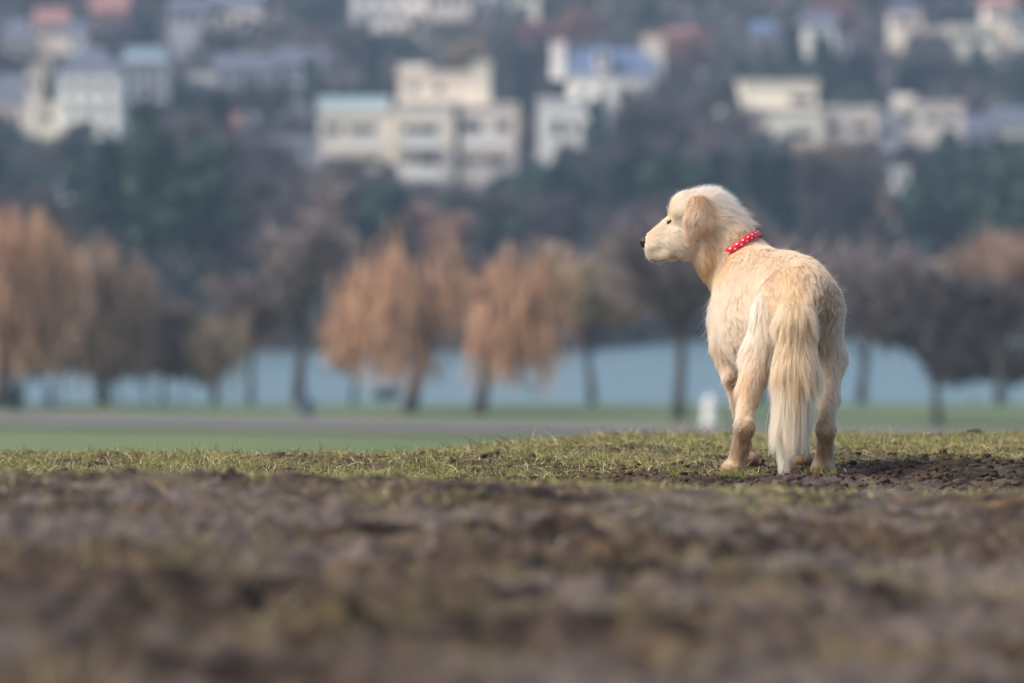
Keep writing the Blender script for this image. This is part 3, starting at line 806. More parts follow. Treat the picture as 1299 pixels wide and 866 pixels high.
    c = np.clip(c, 0.02, 0.92)
    o = strands(name, pts - dog_loc, rd, c, FUR, dog)
    return o
FUR = hair_mat('dog_fur', 'strand_color', 0.38, 0.6, 0.35)

MOUTH = np.array([surf(x_, y_) for x_, y_ in ((820.5,321.5),(822,325.5),(825,328.5),(829,330.5),(834,331.5),(839,331),(844,329.5),(848,327.5),(851.5,325))])
elbow = surf(931, 482)
def wbody(c):
    fl, L, lf, co, ta, ea = attrs(c)
    return (ta < 0.45)*np.clip(0.022/L, 0.6, 2.6)
def wtail(c):
    fl, L, lf, co, ta, ea = attrs(c)
    return (ta >= 0.45)*1.0
coat('fur', 260000, 6, wbody, 3800, 0.00042, 0.88)
coat('tail_fur', 38000, 9, wtail, 520, 0.00045, 0.90)

# crown, brow and chin hairs that stand off the outline
def strays(name, N, wf, Lx):
    r = sample(N, wf); p, L, co, ta, ea, nr = grow(r, 6, Lx, 1.6)
    k = np.linspace(0, 1, 6)[None, :, None]
    p = p + nr[:, None, :]*(k**1.2)*L[:, None, None]*RNG.uniform(0.1, 0.5, (N, 1, 1)) + RNG.normal(0, 1, (N, 1, 3))*k*L[:, None, None]*0.09
    hc = (r - coll_c) @ cax; ok = ~((np.abs(hc) < 0.045) & (np.linalg.norm(r-coll_c, axis=1) < .16)) & (np.linalg.norm(r-eye_c, axis=1) > .02)
    rd = 0.00028*(1-0.8*np.linspace(0, 1, 6)[None]**1.3)*np.ones((N, 1))
    strands(name, p[ok]-dog_loc, rd[ok], np.clip(co*1.08, 0, .9)[ok], FUR, dog)
strays('stray_hair', 3500, lambda c: wbody(c)*(c[:,2] < .60), 1.05)
strays('crown_hair', 3000, lambda c: wbody(c)*sstep(0.64, 0.68, c[:,2])*(0.15+sstep(Q(872,250,.6)[0], Q(905,250,.6)[0], c[:,0])), 1.25)

# eye (the near one seen in profile, its twin on the far side)
me_ = mat('eye_dark', (0.012,0.008,0.006), 0.08, spec=0.6); ml = mat('eyelid_skin', (0.035,0.022,0.018), 0.5)
def uvsphere(mb, c, r, nu=14, nv=10, sc=(1,1,1)):
    b0 = len(mb.v)
    for j in range(nv+1):
        th = math.pi*j/nv
        for i in range(nu):
            ph = 2*math.pi*i/nu
            mb.v.append((c[0]+r*sc[0]*math.sin(th)*math.cos(ph), c[1]+r*sc[1]*math.sin(th)*math.sin(ph), c[2]+r*sc[2]*math.cos(th)))
    for j in range(nv):
        for i in range(nu):
            a = b0+j*nu+i; b_ = b0+j*nu+(i+1) % nu
            mb.f.append((a, b_, b_+nu, a+nu)); mb.m.append(0)
def build_eye(c, side):
    mb = MB(); cc = c - dog_loc + np.array((0.0, side*0.0030, 0)); uvsphere(mb, cc, 0.0078, sc=(1,1,.8)); o = mb.build('eye', me_, dog, smooth=True)
    lid = MB()
    for s_ in (1, -1):
        pts = []
        for t_ in np.linspace(0, math.pi, 9):
            x_ = math.cos(t_)*0.0088; z_ = math.sin(t_)*0.0052*s_
            pts.append((cc[0]+x_, cc[1]-side*0.0062 + abs(x_)*side*0.35, cc[2]+z_ + x_*0.15))
        lid.tube(pts, [0.0011]*len(pts), 6)
    lid.build('eyelid', ml, o, smooth=True)
build_eye(eye_c, 1)
far_eye = surf(852.5, 280.5, far=True)
build_eye(far_eye, -1)

# nose: rounded leather pad with two nostrils
mn = mat('nose_leather', (0.016,0.013,0.014), 0.32, bump=0.0008, bscale=600, spec=0.5)
nb_ = MB(); nc = nose_c - dog_loc
b0 = 0; nu, nv = 24, 16
for j in range(nv+1):
    th = math.pi*j/nv
    for i in range(nu):
        ph = 2*math.pi*i/nu
        dx, dy, dz = math.sin(th)*math.cos(ph), math.sin(th)*math.sin(ph), math.cos(th)
        r_ = 1.0
        for sy in (1, -1):      # nostrils
            q = (dx+0.80)**2 + (dy-sy*0.52)**2 + (dz+0.10)**2
            r_ -= 0.30*math.exp(-q/0.05)
            q = (dx+0.35)**2 + (dy-sy*0.93)**2 + (dz+0.05)**2
            r_ -= 0.20*math.exp(-q/0.03)
        r_ -= 0.10*math.exp(-(dy/0.10)**2)*(dx < 0)*max(0, -dz+0.3)
        taper = 1 - 0.22*max(0, -dz)
        nb_.v.append((nc[0]+0.0140*r_*dx, nc[1]+0.0178*r_*dy*taper, nc[2]+0.0165*r_*dz*(1 if dz > 0 else .95)))
for j in range(nv):
    for i in range(nu):
        a = j*nu+i; b_ = j*nu+(i+1) % nu
        nb_.f.append((a, b_, b_+nu, a+nu)); nb_.m.append(0)
nb_.build('nose', mn, dog, smooth=True)
# mouth line
mo = MB(); mo.tube([tuple(p - dog_loc + np.array((0, -0.0008, 0))) for p in MOUTH], [0.0004,0.0009,0.0006,0.0012,0.0007,0.0012,0.0008,0.0011,0.0004], 6)
mo.build('mouth', mat('lip_skin', (0.045,0.028,0.024), 0.45), dog, smooth=True)
# whiskers
wp = []; 
for i in range(42):
    if i < 30: b_ = surf(RNG.uniform(821, 842), RNG.uniform(312, 328))
    elif i < 38: b_ = surf(RNG.uniform(826, 845), RNG.uniform(327, 333))
    else: b_ = surf(RNG.uniform(852, 858), RNG.uniform(266, 272))
    nn = sdf_normal(b_[None])[0]
    d_ = unit(nn*0.8 + np.array((-0.5 if i >= 30 else RNG.uniform(-.6, .3), -0.2, -0.6 if i < 38 else 0.5)) + RNG.normal(0, .25, 3))
    l_ = RNG.uniform(0.008, 0.024)
    wp.append([b_ + d_*l_*t_ + np.array((0.3, 0, -0.5))*l_*t_*t_*0.5 for t_ in np.linspace(0, 1, 5)])
wp = np.array(wp)
strands('whisker', wp - dog_loc, np.full((len(wp), 5), 0.00016)*np.linspace(1, .3, 5)[None], np.tile(np.array((.85,.82,.78)), (len(wp), 1)), FUR, dog)
# claws
mc = mat('claw_horn', (0.06,0.045,0.035), 0.4)
for (x_, y_, d_, c_) in ((929,598,.05,0), (1043.5,597.5,.05,0), (950,586.5,.635,0), (1018,587,.625,0)):
    for i, tx in enumerate((-9, -3.2, 3.2, 9)):
        fy = (.038 if i in (1, 2) else .028) + .010
        c = Q(x_+tx, y_-1.0, d_+fy) - dog_loc
        cb = MB(); cb.tube([c, c+np.array((0,.006,.001)), c+np.array((0,.011,-.002)), c+np.array((0,.014,-.006))], [.0026,.0024,.0017,.0005], 6)
        cb.build('claw', mc, dog, smooth=True)

# collar: a red band with white dots, a buckle under the throat
mcol = bpy.data.materials.new('red_dotted_webbing'); mcol.use_nodes = True
t = mcol.node_tree; n = t.nodes; b = n['Principled BSDF']; b.inputs['Roughness'].default_value = 0.55
uvn = n.new('ShaderNodeUVMap'); uvn.uv_map = 'UVMap'
sep = n.new('ShaderNodeSeparateXYZ'); t.links.new(uvn.outputs[0], sep.inputs[0])
def mth(op, a, b_=None, c_=None):
    m_ = n.new('ShaderNodeMath'); m_.operation = op
    for i, q in enumerate((a, b_, c_)):
        if q is None: continue
        if isinstance(q, (int, float)): m_.inputs[i].default_value = q
        else: t.links.new(q, m_.inputs[i])
    return m_.outputs[0]
def dotrow(vc, off, r_):
    u = mth('SUBTRACT', mth('FRACT', mth('ADD', sep.outputs[0], off)), 0.5)
    v_ = mth('SUBTRACT', sep.outputs[1], vc)
    d2 = mth('ADD', mth('MULTIPLY', u, u), mth('MULTIPLY', v_, v_))
    return mth('LESS_THAN', d2, r_*r_)
dots = mth('MAXIMUM', dotrow(0.36, 0.0, 0.14), dotrow(1.0, 0.5, 0.14))
mx = n.new('ShaderNodeMix'); mx.data_type = 'RGBA'; t.links.new(dots, mx.inputs['Factor'])
mx.inputs['A'].default_value = (0.74,0.008,0.025,1); mx.inputs['B'].default_value = (0.85,0.80,0.78,1)
t.links.new(mx.outputs['Result'], b.inputs['Base Color'])
e1 = cline; e2 = unit(np.cross(cax, e1))
NU = 96; ring = []
cen = coll_c.copy()
for i in range(NU):
    a = 2*math.pi*i/NU; dr = e1*math.cos(a) + e2*math.sin(a)
    rr = np.linspace(0.0, 0.17, 340); pts = cen + dr*rr[:, None]
    s = dog_sdf(pts[:,0], pts[:,1], pts[:,2]); j = np.argmax(s > 0); ring.append(rr[j] if j else 0.1)
ring = np.array(ring); ring = np.array([np.mean([ring[(i+q) % NU] for q in range(-3, 4)]) for i in range(NU)])
circ = np.sum(ring)*2*math.pi/NU; ndots = round(circ/0.0215)
V = []; H = [(-.0095, .0075), (-.0090, .0095), (.0090, .0092), (.0095, .0072), (.0090, .0030), (-.0090, .0030)]
for i in range(NU+1):
    a = 2*math.pi*i/NU; dr = e1*math.cos(a) + e2*math.sin(a)
    for hh, ro_ in H: V.append(cen + dr*(ring[i % NU] + ro_ - 0.0125*sstep(Q(930,327,.60)[0], Q(912,327,.60)[0], cen[0]+dr[0]*ring[i % NU])) + cax*hh - dog_loc)
Fc = []; UV = []
nh = len(H)
for i in range(NU):
    for j in range(nh):
        j2 = (j+1) % nh; Fc.append((i*nh+j, (i+1)*nh+j, (i+1)*nh+j2, i*nh+j2))
        vv = {0: -.04, 1: 0.0, 2: 1.36, 3: 1.40, 4: 1.5, 5: -.1}
        UV += [(i/NU*ndots, vv[j]), ((i+1)/NU*ndots, vv[j]), ((i+1)/NU*ndots, vv[j2]), (i/NU*ndots, vv[j2])]
co_ = mesh_np('collar', np.array(V), np.array(Fc), mcol, dog, smooth=False)
uvl = co_.data.uv_layers.new(name='UVMap'); uvl.data.foreach_set('uv', np.array(UV, dtype=np.float32).ravel())


# ------------------------------------------------------------------ trees
def quads_np(c, u, v):
    """quads centred at c with half axes u, v"""
    n = len(c); V = np.stack([c-u-v, c+u-v, c+u+v, c-u+v], 1).reshape(-1, 3)
    return V, np.arange(4*n).reshape(n, 4)
def rnd_unit(n): 
    v = RNG.normal(0, 1, (n, 3)); return v/np.linalg.norm(v, axis=1, keepdims=True)
def limbs(h, spread, th, n=7, lean=0.0, fork=0.28, up=0.5):
    """trunk and limbs: returns MB and limb tip positions"""
    mb = MB(); r0 = h*0.028*th
    tp = [(0,0,-0.3), (lean*h*.06, 0, h*fork*0.5), (lean*h*.16, 0.02*h, h*fork), (lean*h*.24, 0, h*0.55), (lean*h*.28, 0, h*0.82)]
    mb.tube(tp, [r0*1.35, r0, r0*.85, r0*.5, r0*.15], 8)
    tips = [np.array(tp[-1]), np.array(tp[3])]
    for i in range(n):
        a = 2*math.pi*i/n + random.uniform(-.3, .3); f = random.uniform(fork*0.9, 0.6)
        b_ = Vector((lean*h*.2*f/0.5, 0, h*f)); s_ = spread*random.uniform(.55, .95)
        e = b_ + Vector((math.cos(a)*s_, math.sin(a)*s_, h*random.uniform(.14, .34)*up/0.5))
        m_ = (b_+e)/2 + Vector((0, 0, h*0.05))
        mb.tube([b_, m_, e], [r0*.5, r0*.32, r0*.08], 5)
        tips.append(np.array(e)); tips.append(np.array(m_))
        for q in range(3):
            a2 = a + random.uniform(-1.1, 1.1); e2 = m_ + Vector((math.cos(a2)*s_*.5, math.sin(a2)*s_*.5, h*random.uniform(.05, .22)))
            mb.tube([m_, (m_+e2)/2+Vector((0,0,.02*h)), e2], [r0*.2, r0*.13, r0*.05], 4); tips.append(np.array(e2))
    return mb, np.array(tips)

def crown_bare(tips, h, spread, n, size):
    i = RNG.integers(0, len(tips), n); d = rnd_unit(n); d[:, 2] = np.abs(d[:, 2])*0.9+0.1
    off = d*np.array((spread*.42, spread*.42, h*.16))*RNG.uniform(0.1, 1, (n, 1))
    c = tips[i] + off
    dirn = unit(d + RNG.normal(0, .35, (n, 3)) + np.array((0, 0, .5))); sd_ = unit(np.cross(dirn, rnd_unit(n)))
    L = size*RNG.uniform(.5, 1.4, (n, 1))
    return quads_np(c, dirn*L, sd_*L*0.085)
def crown_leafy(tips, h, spread, n, size):
    cl = np.concatenate([tips, tips + RNG.normal(0, 1, tips.shape)*np.array((spread*.22, spread*.22, h*.07))])
    i = RNG.integers(0, len(cl), n); c = cl[i] + rnd_unit(n)*spread*0.26*RNG.uniform(.25, 1, (n, 1))**.5
    a = rnd_unit(n); b_ = unit(np.cross(a, rnd_unit(n))); L = size*RNG.uniform(.5, 1.3, (n, 1))
    return quads_np(c, a*L, b_*L*0.6)
def crown_weeping(tips, h, spread, n, size):
    m = 70; a = RNG.uniform(0, 2*np.pi, m); el = RNG.uniform(0.0, 1, m); rr = np.sqrt(1-el**2)
    r_ = RNG.uniform(.45, 1, m)[:, None]
    cc = np.stack([np.cos(a)*rr*spread*.82, np.sin(a)*rr*spread*.82, h*(.50+.42*el)], -1)
    cc = (cc - np.array((0,0,h*.5)))*r_ + np.array((0,0,h*.5)); cc = np.concatenate([cc, tips]); dl = RNG.uniform(.16, .42, len(cc))*h
    i = RNG.integers(0, len(cc), n); c = cc[i] + RNG.normal(0, 1, (n, 3))*np.array((spread*.19, spread*.19, h*.05))
    fall = RNG.uniform(0, 1, n)**1.3*dl[i]; c[:, 2] -= fall
    out = c[:, :2]/(np.linalg.norm(c[:, :2], axis=1, keepdims=True)+.3); c[:, :2] += out*fall[:, None]*.25
    c[:, 2] = np.maximum(c[:, 2], h*.14*RNG.uniform(.7, 1.7, n))
    L = size*RNG.uniform(.5, 1.2, (n, 1)); d = unit(np.stack([out[:, 0]*.15, out[:, 1]*.15, -np.ones(n)], -1) + RNG.normal(0, .22, (n, 3)))
    s_ = unit(np.cross(d, rnd_unit(n)))
    return quads_np(c, d*L, s_*L*0.065)
def crown_conifer(h, spread, n, size):
    t = RNG.uniform(0, 1, n)**0.75; tier = np.floor(t*13)/13 + RNG.uniform(0, .055, n)
    t = 0.35*t + 0.65*tier
    z = h*(1-t)*0.90 + h*.06 + 0; a = RNG.uniform(0, 2*np.pi, n); lob = 1 + 0.22*np.sin(a*3 + tier*40) + .15*np.sin(a*5+tier*17)
    rmax = spread*np.clip(0.06 + t, 0, 1)**0.8*lob
    rr = rmax*RNG.uniform(.25, 1, n)**.6; z = h - (h*0.93)*t - rr*0.18
    c = np.stack([np.cos(a)*rr, np.sin(a)*rr, z], -1)
    d = unit(np.stack([np.cos(a), np.sin(a), -0.35+RNG.normal(0, .2, n)], -1)); s_ = unit(np.cross(d, rnd_unit(n)))
    L = size*RNG.uniform(.5, 1.2, (n, 1)); return quads_np(c, d*L, s_*L*.45)

OFF = {100: -1.0, 101: 1.15}     # crowns that hang to one side of their trunk
def make_tree(kind, name, h, spread, material, n, size, lean=0.0, seed=0, th=1.0, limbn=7):
    random.seed(seed)
    root = empty(name, (0, 0, 0))
    if kind == 'conifer':
        mb = MB(); mb.tube([(0,0,-.5),(0,0,h*.5),(0,0,h*.97)], [h*.018, h*.011, h*.002], 7)
        V, Fq = crown_conifer(h, spread, n, size)
    else:
        mb, tips = limbs(h, spread, th, limbn, lean)
        if kind == 'weeping': V, Fq = crown_weeping(tips, h, spread, n, size)
        elif kind == 'bare': V, Fq = crown_bare(tips, h, spread, n, size)
        else: V, Fq = crown_leafy(tips, h, spread, n, size)
        if kind == 'weeping': V = V + np.array((OFF.get(seed, lean*h*.2), 0, 0))
    mb.build('trunk', M['bark'], root, smooth=True)
    mesh_np('crown', V, Fq, material, root)
    root['h'] = h; root['w'] = spread
    return root
def copy_thing(root):
    c = root.copy(); COL.objects.link(c)
    for ch in list(root.children):
        d = ch.copy(); COL.objects.link(d); d.parent = c
        for g_ in ch.children:
            e = g_.copy(); COL.objects.link(e); e.parent = d
    return c

# the near bank: each tree its own
BANK = [
 ('weeping', 'willow_tree', 518, 523, 222, 7.1, 2.1, 'russet', 2500, .5, .55, 'left of the two russet willows mid bank, trunk leaning right', 'tree'),
 ('weeping', 'willow_tree', 606, 527, 219, 6.7, 1.7, 'russet', 2000, .55, .45, 'right of the two russet willows mid bank, straight dark trunk', 'tree'),
 ('weeping', 'willow_tree', 2, 517, 228, 8.4, 2.4, 'russet', 4600, .55, .1, 'tall russet willow cut by the left edge of the photo', 'tree'),
 ('weeping', 'willow_tree', 132, 512, 236, 7.2, 2.5, 'brownwood', 3800, .5, -.3, 'dull brown willow beside the tall russet one at the far left', 'tree'),
 ('weeping', 'young_willow', 272, 512, 238, 4.3, 1.2, 'brownwood', 520, .45, .1, 'small slender brownish willow by the water, left of the pale reflection', 'tree'),
 ('bare', 'leafless_tree', 207, 508, 243, 4.2, 1.5, 'bare', 2600, .34, 0, 'low dark leafless tree between the brown willow and the small slender one', 'tree'),
 ('bare', 'leafless_tree', 378, 512, 238, 8.6, 2.0, 'pale_bare', 1300, .5, .1, 'tall thin grey leafless tree left of the two middle willows', 'tree'),
 ('bare', 'leafless_tree', 860, 535, 212, 7.8, 2.9, 'pale_bare', 1700, .45, .1, 'grey leafless tree just left of the dog, standing on the bank', 'tree'),
 ('bare', 'leafless_tree', 1190, 541, 206, 5.4, 3.1, 'bare', 1700, .42, -.1, 'spreading grey brown leafless tree on the bank right of the dog', 'tree'),
 ('bare', 'leafless_tree', 318, 510, 241, 5.2, 1.3, 'pale_bare', 520, .5, 0, 'thin wispy sapling left of the tall thin tree, in front of the pale water', 'tree'),
 ('bare', 'leafless_tree', 448, 509, 242, 4.2, 1.5, 'brownwood', 480, .5, .2, 'thin wispy brown tree behind the left side of the left middle willow', 'tree'),
 ('bare', 'leafless_tree', 752, 512, 238, 6.4, 2.2, 'brownwood', 820, .5, -.2, 'wispy brown tree just right of the two middle willows', 'tree'),
 ('bare', 'leafless_tree', 965, 512, 238, 7.2, 2.4, 'pale_bare', 900, .5, 0, 'leafless tree standing behind the dog on the bank', 'tree'),
 ('bare', 'leafless_tree', 1092, 510, 241, 6.6, 2.2, 'pale_bare', 760, .5, .2, 'wispy grey leafless tree just right of the dog', 'tree'),
 ('bare', 'leafless_tree', 1268, 512, 238, 6.8, 2.4, 'brownwood', 900, .5, 0, 'wispy brown tree between the spreading tree and the right edge', 'tree'),
 ('bare', 'leafless_tree', 1330, 540, 214, 6.4, 2.6, 'brownwood', 1500, .36, 0, 'brownish leafless tree cut by the right edge of the photo', 'tree'),
]
for i, (kd_, nm, px, py, D, h, sp, mt, n_, sz, lean, lab, cat) in enumerate(BANK):
    t_ = make_tree(kd_, nm, h, sp, M[mt], n_, sz, lean, seed=100+i, th=1.3 if kd_ == 'weeping' else 1.0)
    p = P(px, py, D); t_.location = (p[0], D, float(field_z(np.array(p[0]), np.array(float(D)))) + 0.03)
    tag(t_, lab, cat, group='trees on the near bank of the river')

# low shrubs along the near shore at the left
sh = make_tree('bare', 'waterside_shrub', 1.7, 1.3, M['bare'], 2200, .26, seed=55, th=.5, limbn=9)
SHR = [(30,255,'first waterside shrub from the left edge, below the tall russet willow'),(80,252,'waterside shrub between the tall russet willow and the brown willow'),(150,252,'waterside shrub behind the trunk of the brown willow'),(185,256,'waterside shrub just left of the low dark tree'),(232,254,'waterside shrub just right of the low dark tree'),(490,262,'small shrub at the water edge left of the leaning willow trunk'),(1235,255,'shrub at the water edge right of the spreading brownish tree'),(1280,252,'shrub at the water edge near the right side of the photo')]
for i, (px, D, lab) in enumerate(SHR):
    c = sh if i == 0 else copy_thing(sh)
    x = (px-649.5)*D/F; c.location = (x, D, float(field_z(np.array(x), np.array(float(D)))) + .02)
    k = (2.2, 2.0, 1.9, 2.3, 1.8, .45, 1.5, 1.6)[i]; c.scale = (k, k, k); c.rotation_euler = (0, 0, i*1.3)
    tag(c, lab, 'shrub', group='shrubs along the near shore')

# ------------------------------------------------------------------ street furniture by the path
def litter_bin(px, py, D, h, w_, m, lab):
    p = P(px, py, D); z0 = float(field_z(np.array(p[0]), np.array(float(D)))) + .1
    r = empty('litter_bin', (p[0], D, z0)); mb = MB()
    mb.tube([(0,0,0),(0,0,.05),(0,0,.06),(0,0,h*.78),(0,0,h*.80)], [w_*.46, w_*.46, w_*.42, w_*.48, w_*.50], 16)
    mb.build('body', m, r); lid = MB()
    lid.tube([(0,0,h*.86),(0,0,h*.88),(0,0,h*.95),(0,0,h)], [w_*.52, w_*.54, w_*.42, w_*.12], 16)
    for a in range(4): an = a*math.pi/2+.6; lid.box(math.cos(an)*w_*.42-.02, math.cos(an)*w_*.42+.02, math.sin(an)*w_*.42-.02, math.sin(an)*w_*.42+.02, h*.78, h*.87)
    lid.build('lid', m, r); tag(r, lab, 'litter bin', group='bins along the path')
litter_bin(20, 524, 222, 1.15, .55, M['darkmetal'], 'nearly black litter bin at the far edge of the path, leftmost of the bins')
litter_bin(62, 523, 223, 1.0, .42, M['bluemetal'], 'slimmer dull dark bin just right of the black one by the path')
litter_bin(388, 530, 215, .75, .6, M['bluemetal'], 'low blue grey bin at the path edge, in front of the tall thin tree')
p = P(901, 544, 206.5); post = empty('marker_stone', (p[0], 206.5, FIELD+.05))
mb = MB(); mb.tube([(0,0,0),(0,0,.12),(0,0,.13),(0,0,.85),(0,0,1.0),(0,0,1.08)], [.32,.32,.26,.23,.17,.05], 14); mb.build('shaft', M['postwhite'], post, smooth=False)
tag(post, 'stout white rounded marker stone beside the path, seen behind the dog\'s legs', 'marker stone')

# ------------------------------------------------------------------ buildings of the far bank
WIN = {}
def window_mesh(w_, h, blind):
    key = (round(w_, 1), round(h, 1), blind)
    if key in WIN: return WIN[key]
    mb = MB(); fr = 0.09; y0, y1 = .16, .24
    mb.box(0, fr, y0, y1, 0, h, 1); mb.box(w_-fr, w_, y0, y1, 0, h, 1); mb.box(fr, w_-fr, y0, y1, 0, fr, 1); mb.box(fr, w_-fr, y0, y1, h-fr, h, 1)
    nb2 = max(1, round(w_/1.3))
    for q in range(1, nb2): mb.box(w_*q/nb2-.04, w_*q/nb2+.04, y0, y1, fr, h-fr, 1)
    mb.quad((fr, .22, fr), (w_-fr, .22, fr), (w_-fr, .22, h-fr), (fr, .22, h-fr), 0)
    me = bpy.data.meshes.new('window'); me.from_pydata(mb.v, [], mb.f); me.materials.append(M['glass']); me.materials.append(M['frame'])
    me.polygons.foreach_set('material_index', mb.m); me.update(); WIN[key] = me
    return me

class Building:
    def __init__(s, name, px, D, label, group=None, cat='building'):
        x = (px-649.5)*D/F; s.D = D; s.z0 = float(hill_z(np.array(x), np.array(float(D)))); s.x = x
        s.root = empty(name, (x, D, s.z0)); tag(s.root, label, cat, group or 'buildings on the far hillside')
    def X(s, px, dy=0): return (px-649.5)*(s.D+dy)/F - s.x
    def Zc(s, py, dy=0): return CAM_Z - (py-HORIZON)*(s.D+dy)/F - s.z0
    def vol(s, x0, x1, top, depth, dy=0.0, m='cream', wins=(), base=None, roof=None, rmat='darkslate', parapet=True):
        """a block: front face dy behind the building line, windows as real openings"""
        X0, X1, Zt = s.X(x0, dy), s.X(x1, dy), s.Zc(top, dy); Zb = -2.5 if base is None else s.Zc(base, dy)
        mb = MB(); ws = []
        for (a, b_, c, d) in wins:
            d = d + 2.2; a -= 1; b_ += 1
            wa, wb, wz1, wz0 = s.X(a, dy), s.X(b_, dy), s.Zc(c, dy), s.Zc(d, dy)
            if wz0 > Zb+.1 and wz1 < Zt-.05 and wa > X0+.05 and wb < X1-.05: ws.append((wa, wb, wz0, wz1))
        gx = sorted({X0, X1, *[q for w_ in ws for q in w_[:2]]}); gz = sorted({Zb, Zt, *[q for w_ in ws for q in w_[2:]]})
        for i in range(len(gx)-1):
            for j in range(len(gz)-1):
                cx, cz = (gx[i]+gx[i+1])/2, (gz[j]+gz[j+1])/2
                if any(w_[0] < cx < w_[1] and w_[2] < cz < w_[3] for w_ in ws): continue
                mb.quad((gx[i], dy, gz[j]), (gx[i+1], dy, gz[j]), (gx[i+1], dy, gz[j+1]), (gx[i], dy, gz[j+1]))
        for (a, b_, c, d) in ws:
            r = dy+.26
            mb.quad((a,dy,c),(a,r,c),(a,r,d),(a,dy,d)); mb.quad((b_,r,c),(b_,dy,c),(b_,dy,d),(b_,r,d))
            mb.quad((a,r,c),(a,dy,c),(b_,dy,c),(b_,r,c)); mb.quad((a,dy,d),(a,r,d),(b_,r,d),(b_,dy,d)); mb.quad((a,r,c),(b_,r,c),(b_,r,d),(a,r,d))
        y1 = dy+depth
        mb.quad((X1,dy,Zb),(X1,y1,Zb),(X1,y1,Zt),(X1,dy,Zt)); mb.quad((X0,y1,Zb),(X0,dy,Zb),(X0,dy,Zt),(X0,y1,Zt))
        mb.quad((X1,y1,Zb),(X0,y1,Zb),(X0,y1,Zt),(X1,y1,Zt)); mb.quad((X0,dy,Zt),(X1,dy,Zt),(X1,y1,Zt),(X0,y1,Zt))
        mb.build('wall', M[m], s.root)
        for (a, b_, c, d) in ws:
            o = bpy.data.objects.new('window', window_mesh(b_-a, d-c, 0)); o.location = (a, dy, c); link(o, s.root)
            k = window_mesh(b_-a, d-c, 0); 
            kx, kz = round(b_-a, 1), round(d-c, 1); o.scale = ((b_-a)/kx, 1, (d-c)/kz)
        if roof: s.roof(X0, X1, dy, y1, Zt, roof, rmat)
        elif parapet:
            pb = MB(); pb.box(X0-.25, X1+.25, dy-.25, y1+.25, Zt+.003, Zt+.35); pb.build('roof', M[m], s.root)
        return X0, X1, Zt
    def roof(s, X0, X1, y0, y1, z, kind, rmat, ov=.4):
        hh = kind[1]; mb = MB(); x0, x1, a, b_ = X0-ov, X1+ov, y0-ov, y1+ov; ym = (a+b_)/2; z = z+.003
        ins = min((b_-a)/2, (x1-x0)/2)*(0 if kind[0] != 'hip' else kind[2] if len(kind) > 2 else 0.7)
        r0, r1 = (x0+ins, ym, z+hh), (x1-ins, ym, z+hh)
        mb.quad((x0,a,z),(x1,a,z),r1,r0); mb.quad((x1,b_,z),(x0,b_,z),r0,r1)
        n = len(mb.v); mb.v += [(x1,a,z),(x1,b_,z),r1,(x0,b_,z),(x0,a,z),r0]; mb.f += [(n,n+1,n+2),(n+3,n+4,n+5)]; mb.m += [0,0]
        mb.quad((x0,a,z),(x0,b_,z),(x1,b_,z),(x1,a,z))
        return mb.build('roof', M[rmat], s.root)
    def chimney(s, x0, x1, top, bottom, dy, m='cream', pots=3, deep=1.2):
        X0, X1 = s.X(x0, dy), s.X(x1, dy); Zt, Zb = s.Zc(top, dy), s.Zc(bottom, dy); mb = MB()
        mb.box(X0, X1, dy, dy+deep, Zb, Zt-.25); mb.box(X0-.12, X1+.12, dy-.12, dy+deep+.12, Zt-.25, Zt); c = mb.build('chimney', M[m], s.root)
        for i in range(pots):
            pt = MB(); xx = X0 + (X1-X0)*(i+.5)/pots; pt.tube([(xx,dy+deep/2,Zt),(xx,dy+deep/2,Zt+.55),(xx,dy+deep/2,Zt+.6)], [.17,.14,.17], 8); pt.build('chimney_pot', M['pot'], c)
def grid(x0, x1, n, w_, ys, h):
    st = (x1-x0)/n
    return [(x0+st*(i+.5)-w_/2, x0+st*(i+.5)+w_/2, y_, y_+h) for y_ in ys for i in range(n)]

b = Building('apartment_block', 530, 640, 'large stepped cream apartment block with dark window bands, above the two middle willows')
b.vol(404, 503, 142, 14, 1.0, 'cream', [(443,476,159,168),(412,432,159,168),(453,482,199,208),(412,440,199,208),(450,484,238,246),(412,440,238,246)])
b.vol(403, 492, 127, 10, 3.0, 'bluetop', [], base=142)
b.vol(505, 576, 132, 15, 0.0, 'cream', [(512,524,159,168),(528,556,159,169),(531,556,199,209),(512,522,199,207),(533,556,238,247),(512,524,238,246),(530,556,270,278)])
b.vol(506, 600, 94, 10, 3.0, 'cream', [(520,530,108,116),(552,562,108,116)], base=132)
b.vol(508, 541, 86, 6, 4.5, 'white', [], base=94)
b.vol(600, 622, 82, 5, 2.5, 'cream', [], base=131)
b.vol(576, 584, 138, 13, 3.0, 'greywall', [(578,582,160,200)])
b.vol(584, 656, 134, 15, 0.6, 'cream', [(586,611,154,166),(630,646,154,165),(586,606,199,206),(618,642,199,206),(590,612,238,245)])
for (x0, x1, py) in ((505,560,171),(505,560,211),(441,484,171),(590,640,170)):   # projecting balcony fronts
    X0, X1 = b.X(x0), b.X(x1); z1 = b.Zc(py); mbb = MB(); mbb.box(X0, X1, -1.4, -1.25, z1-1.5, z1); mbb.box(X0, X1, -1.25, -0.003, z1-1.5, z1-1.3)
    mbb.build('balcony', M['white'], b.root)

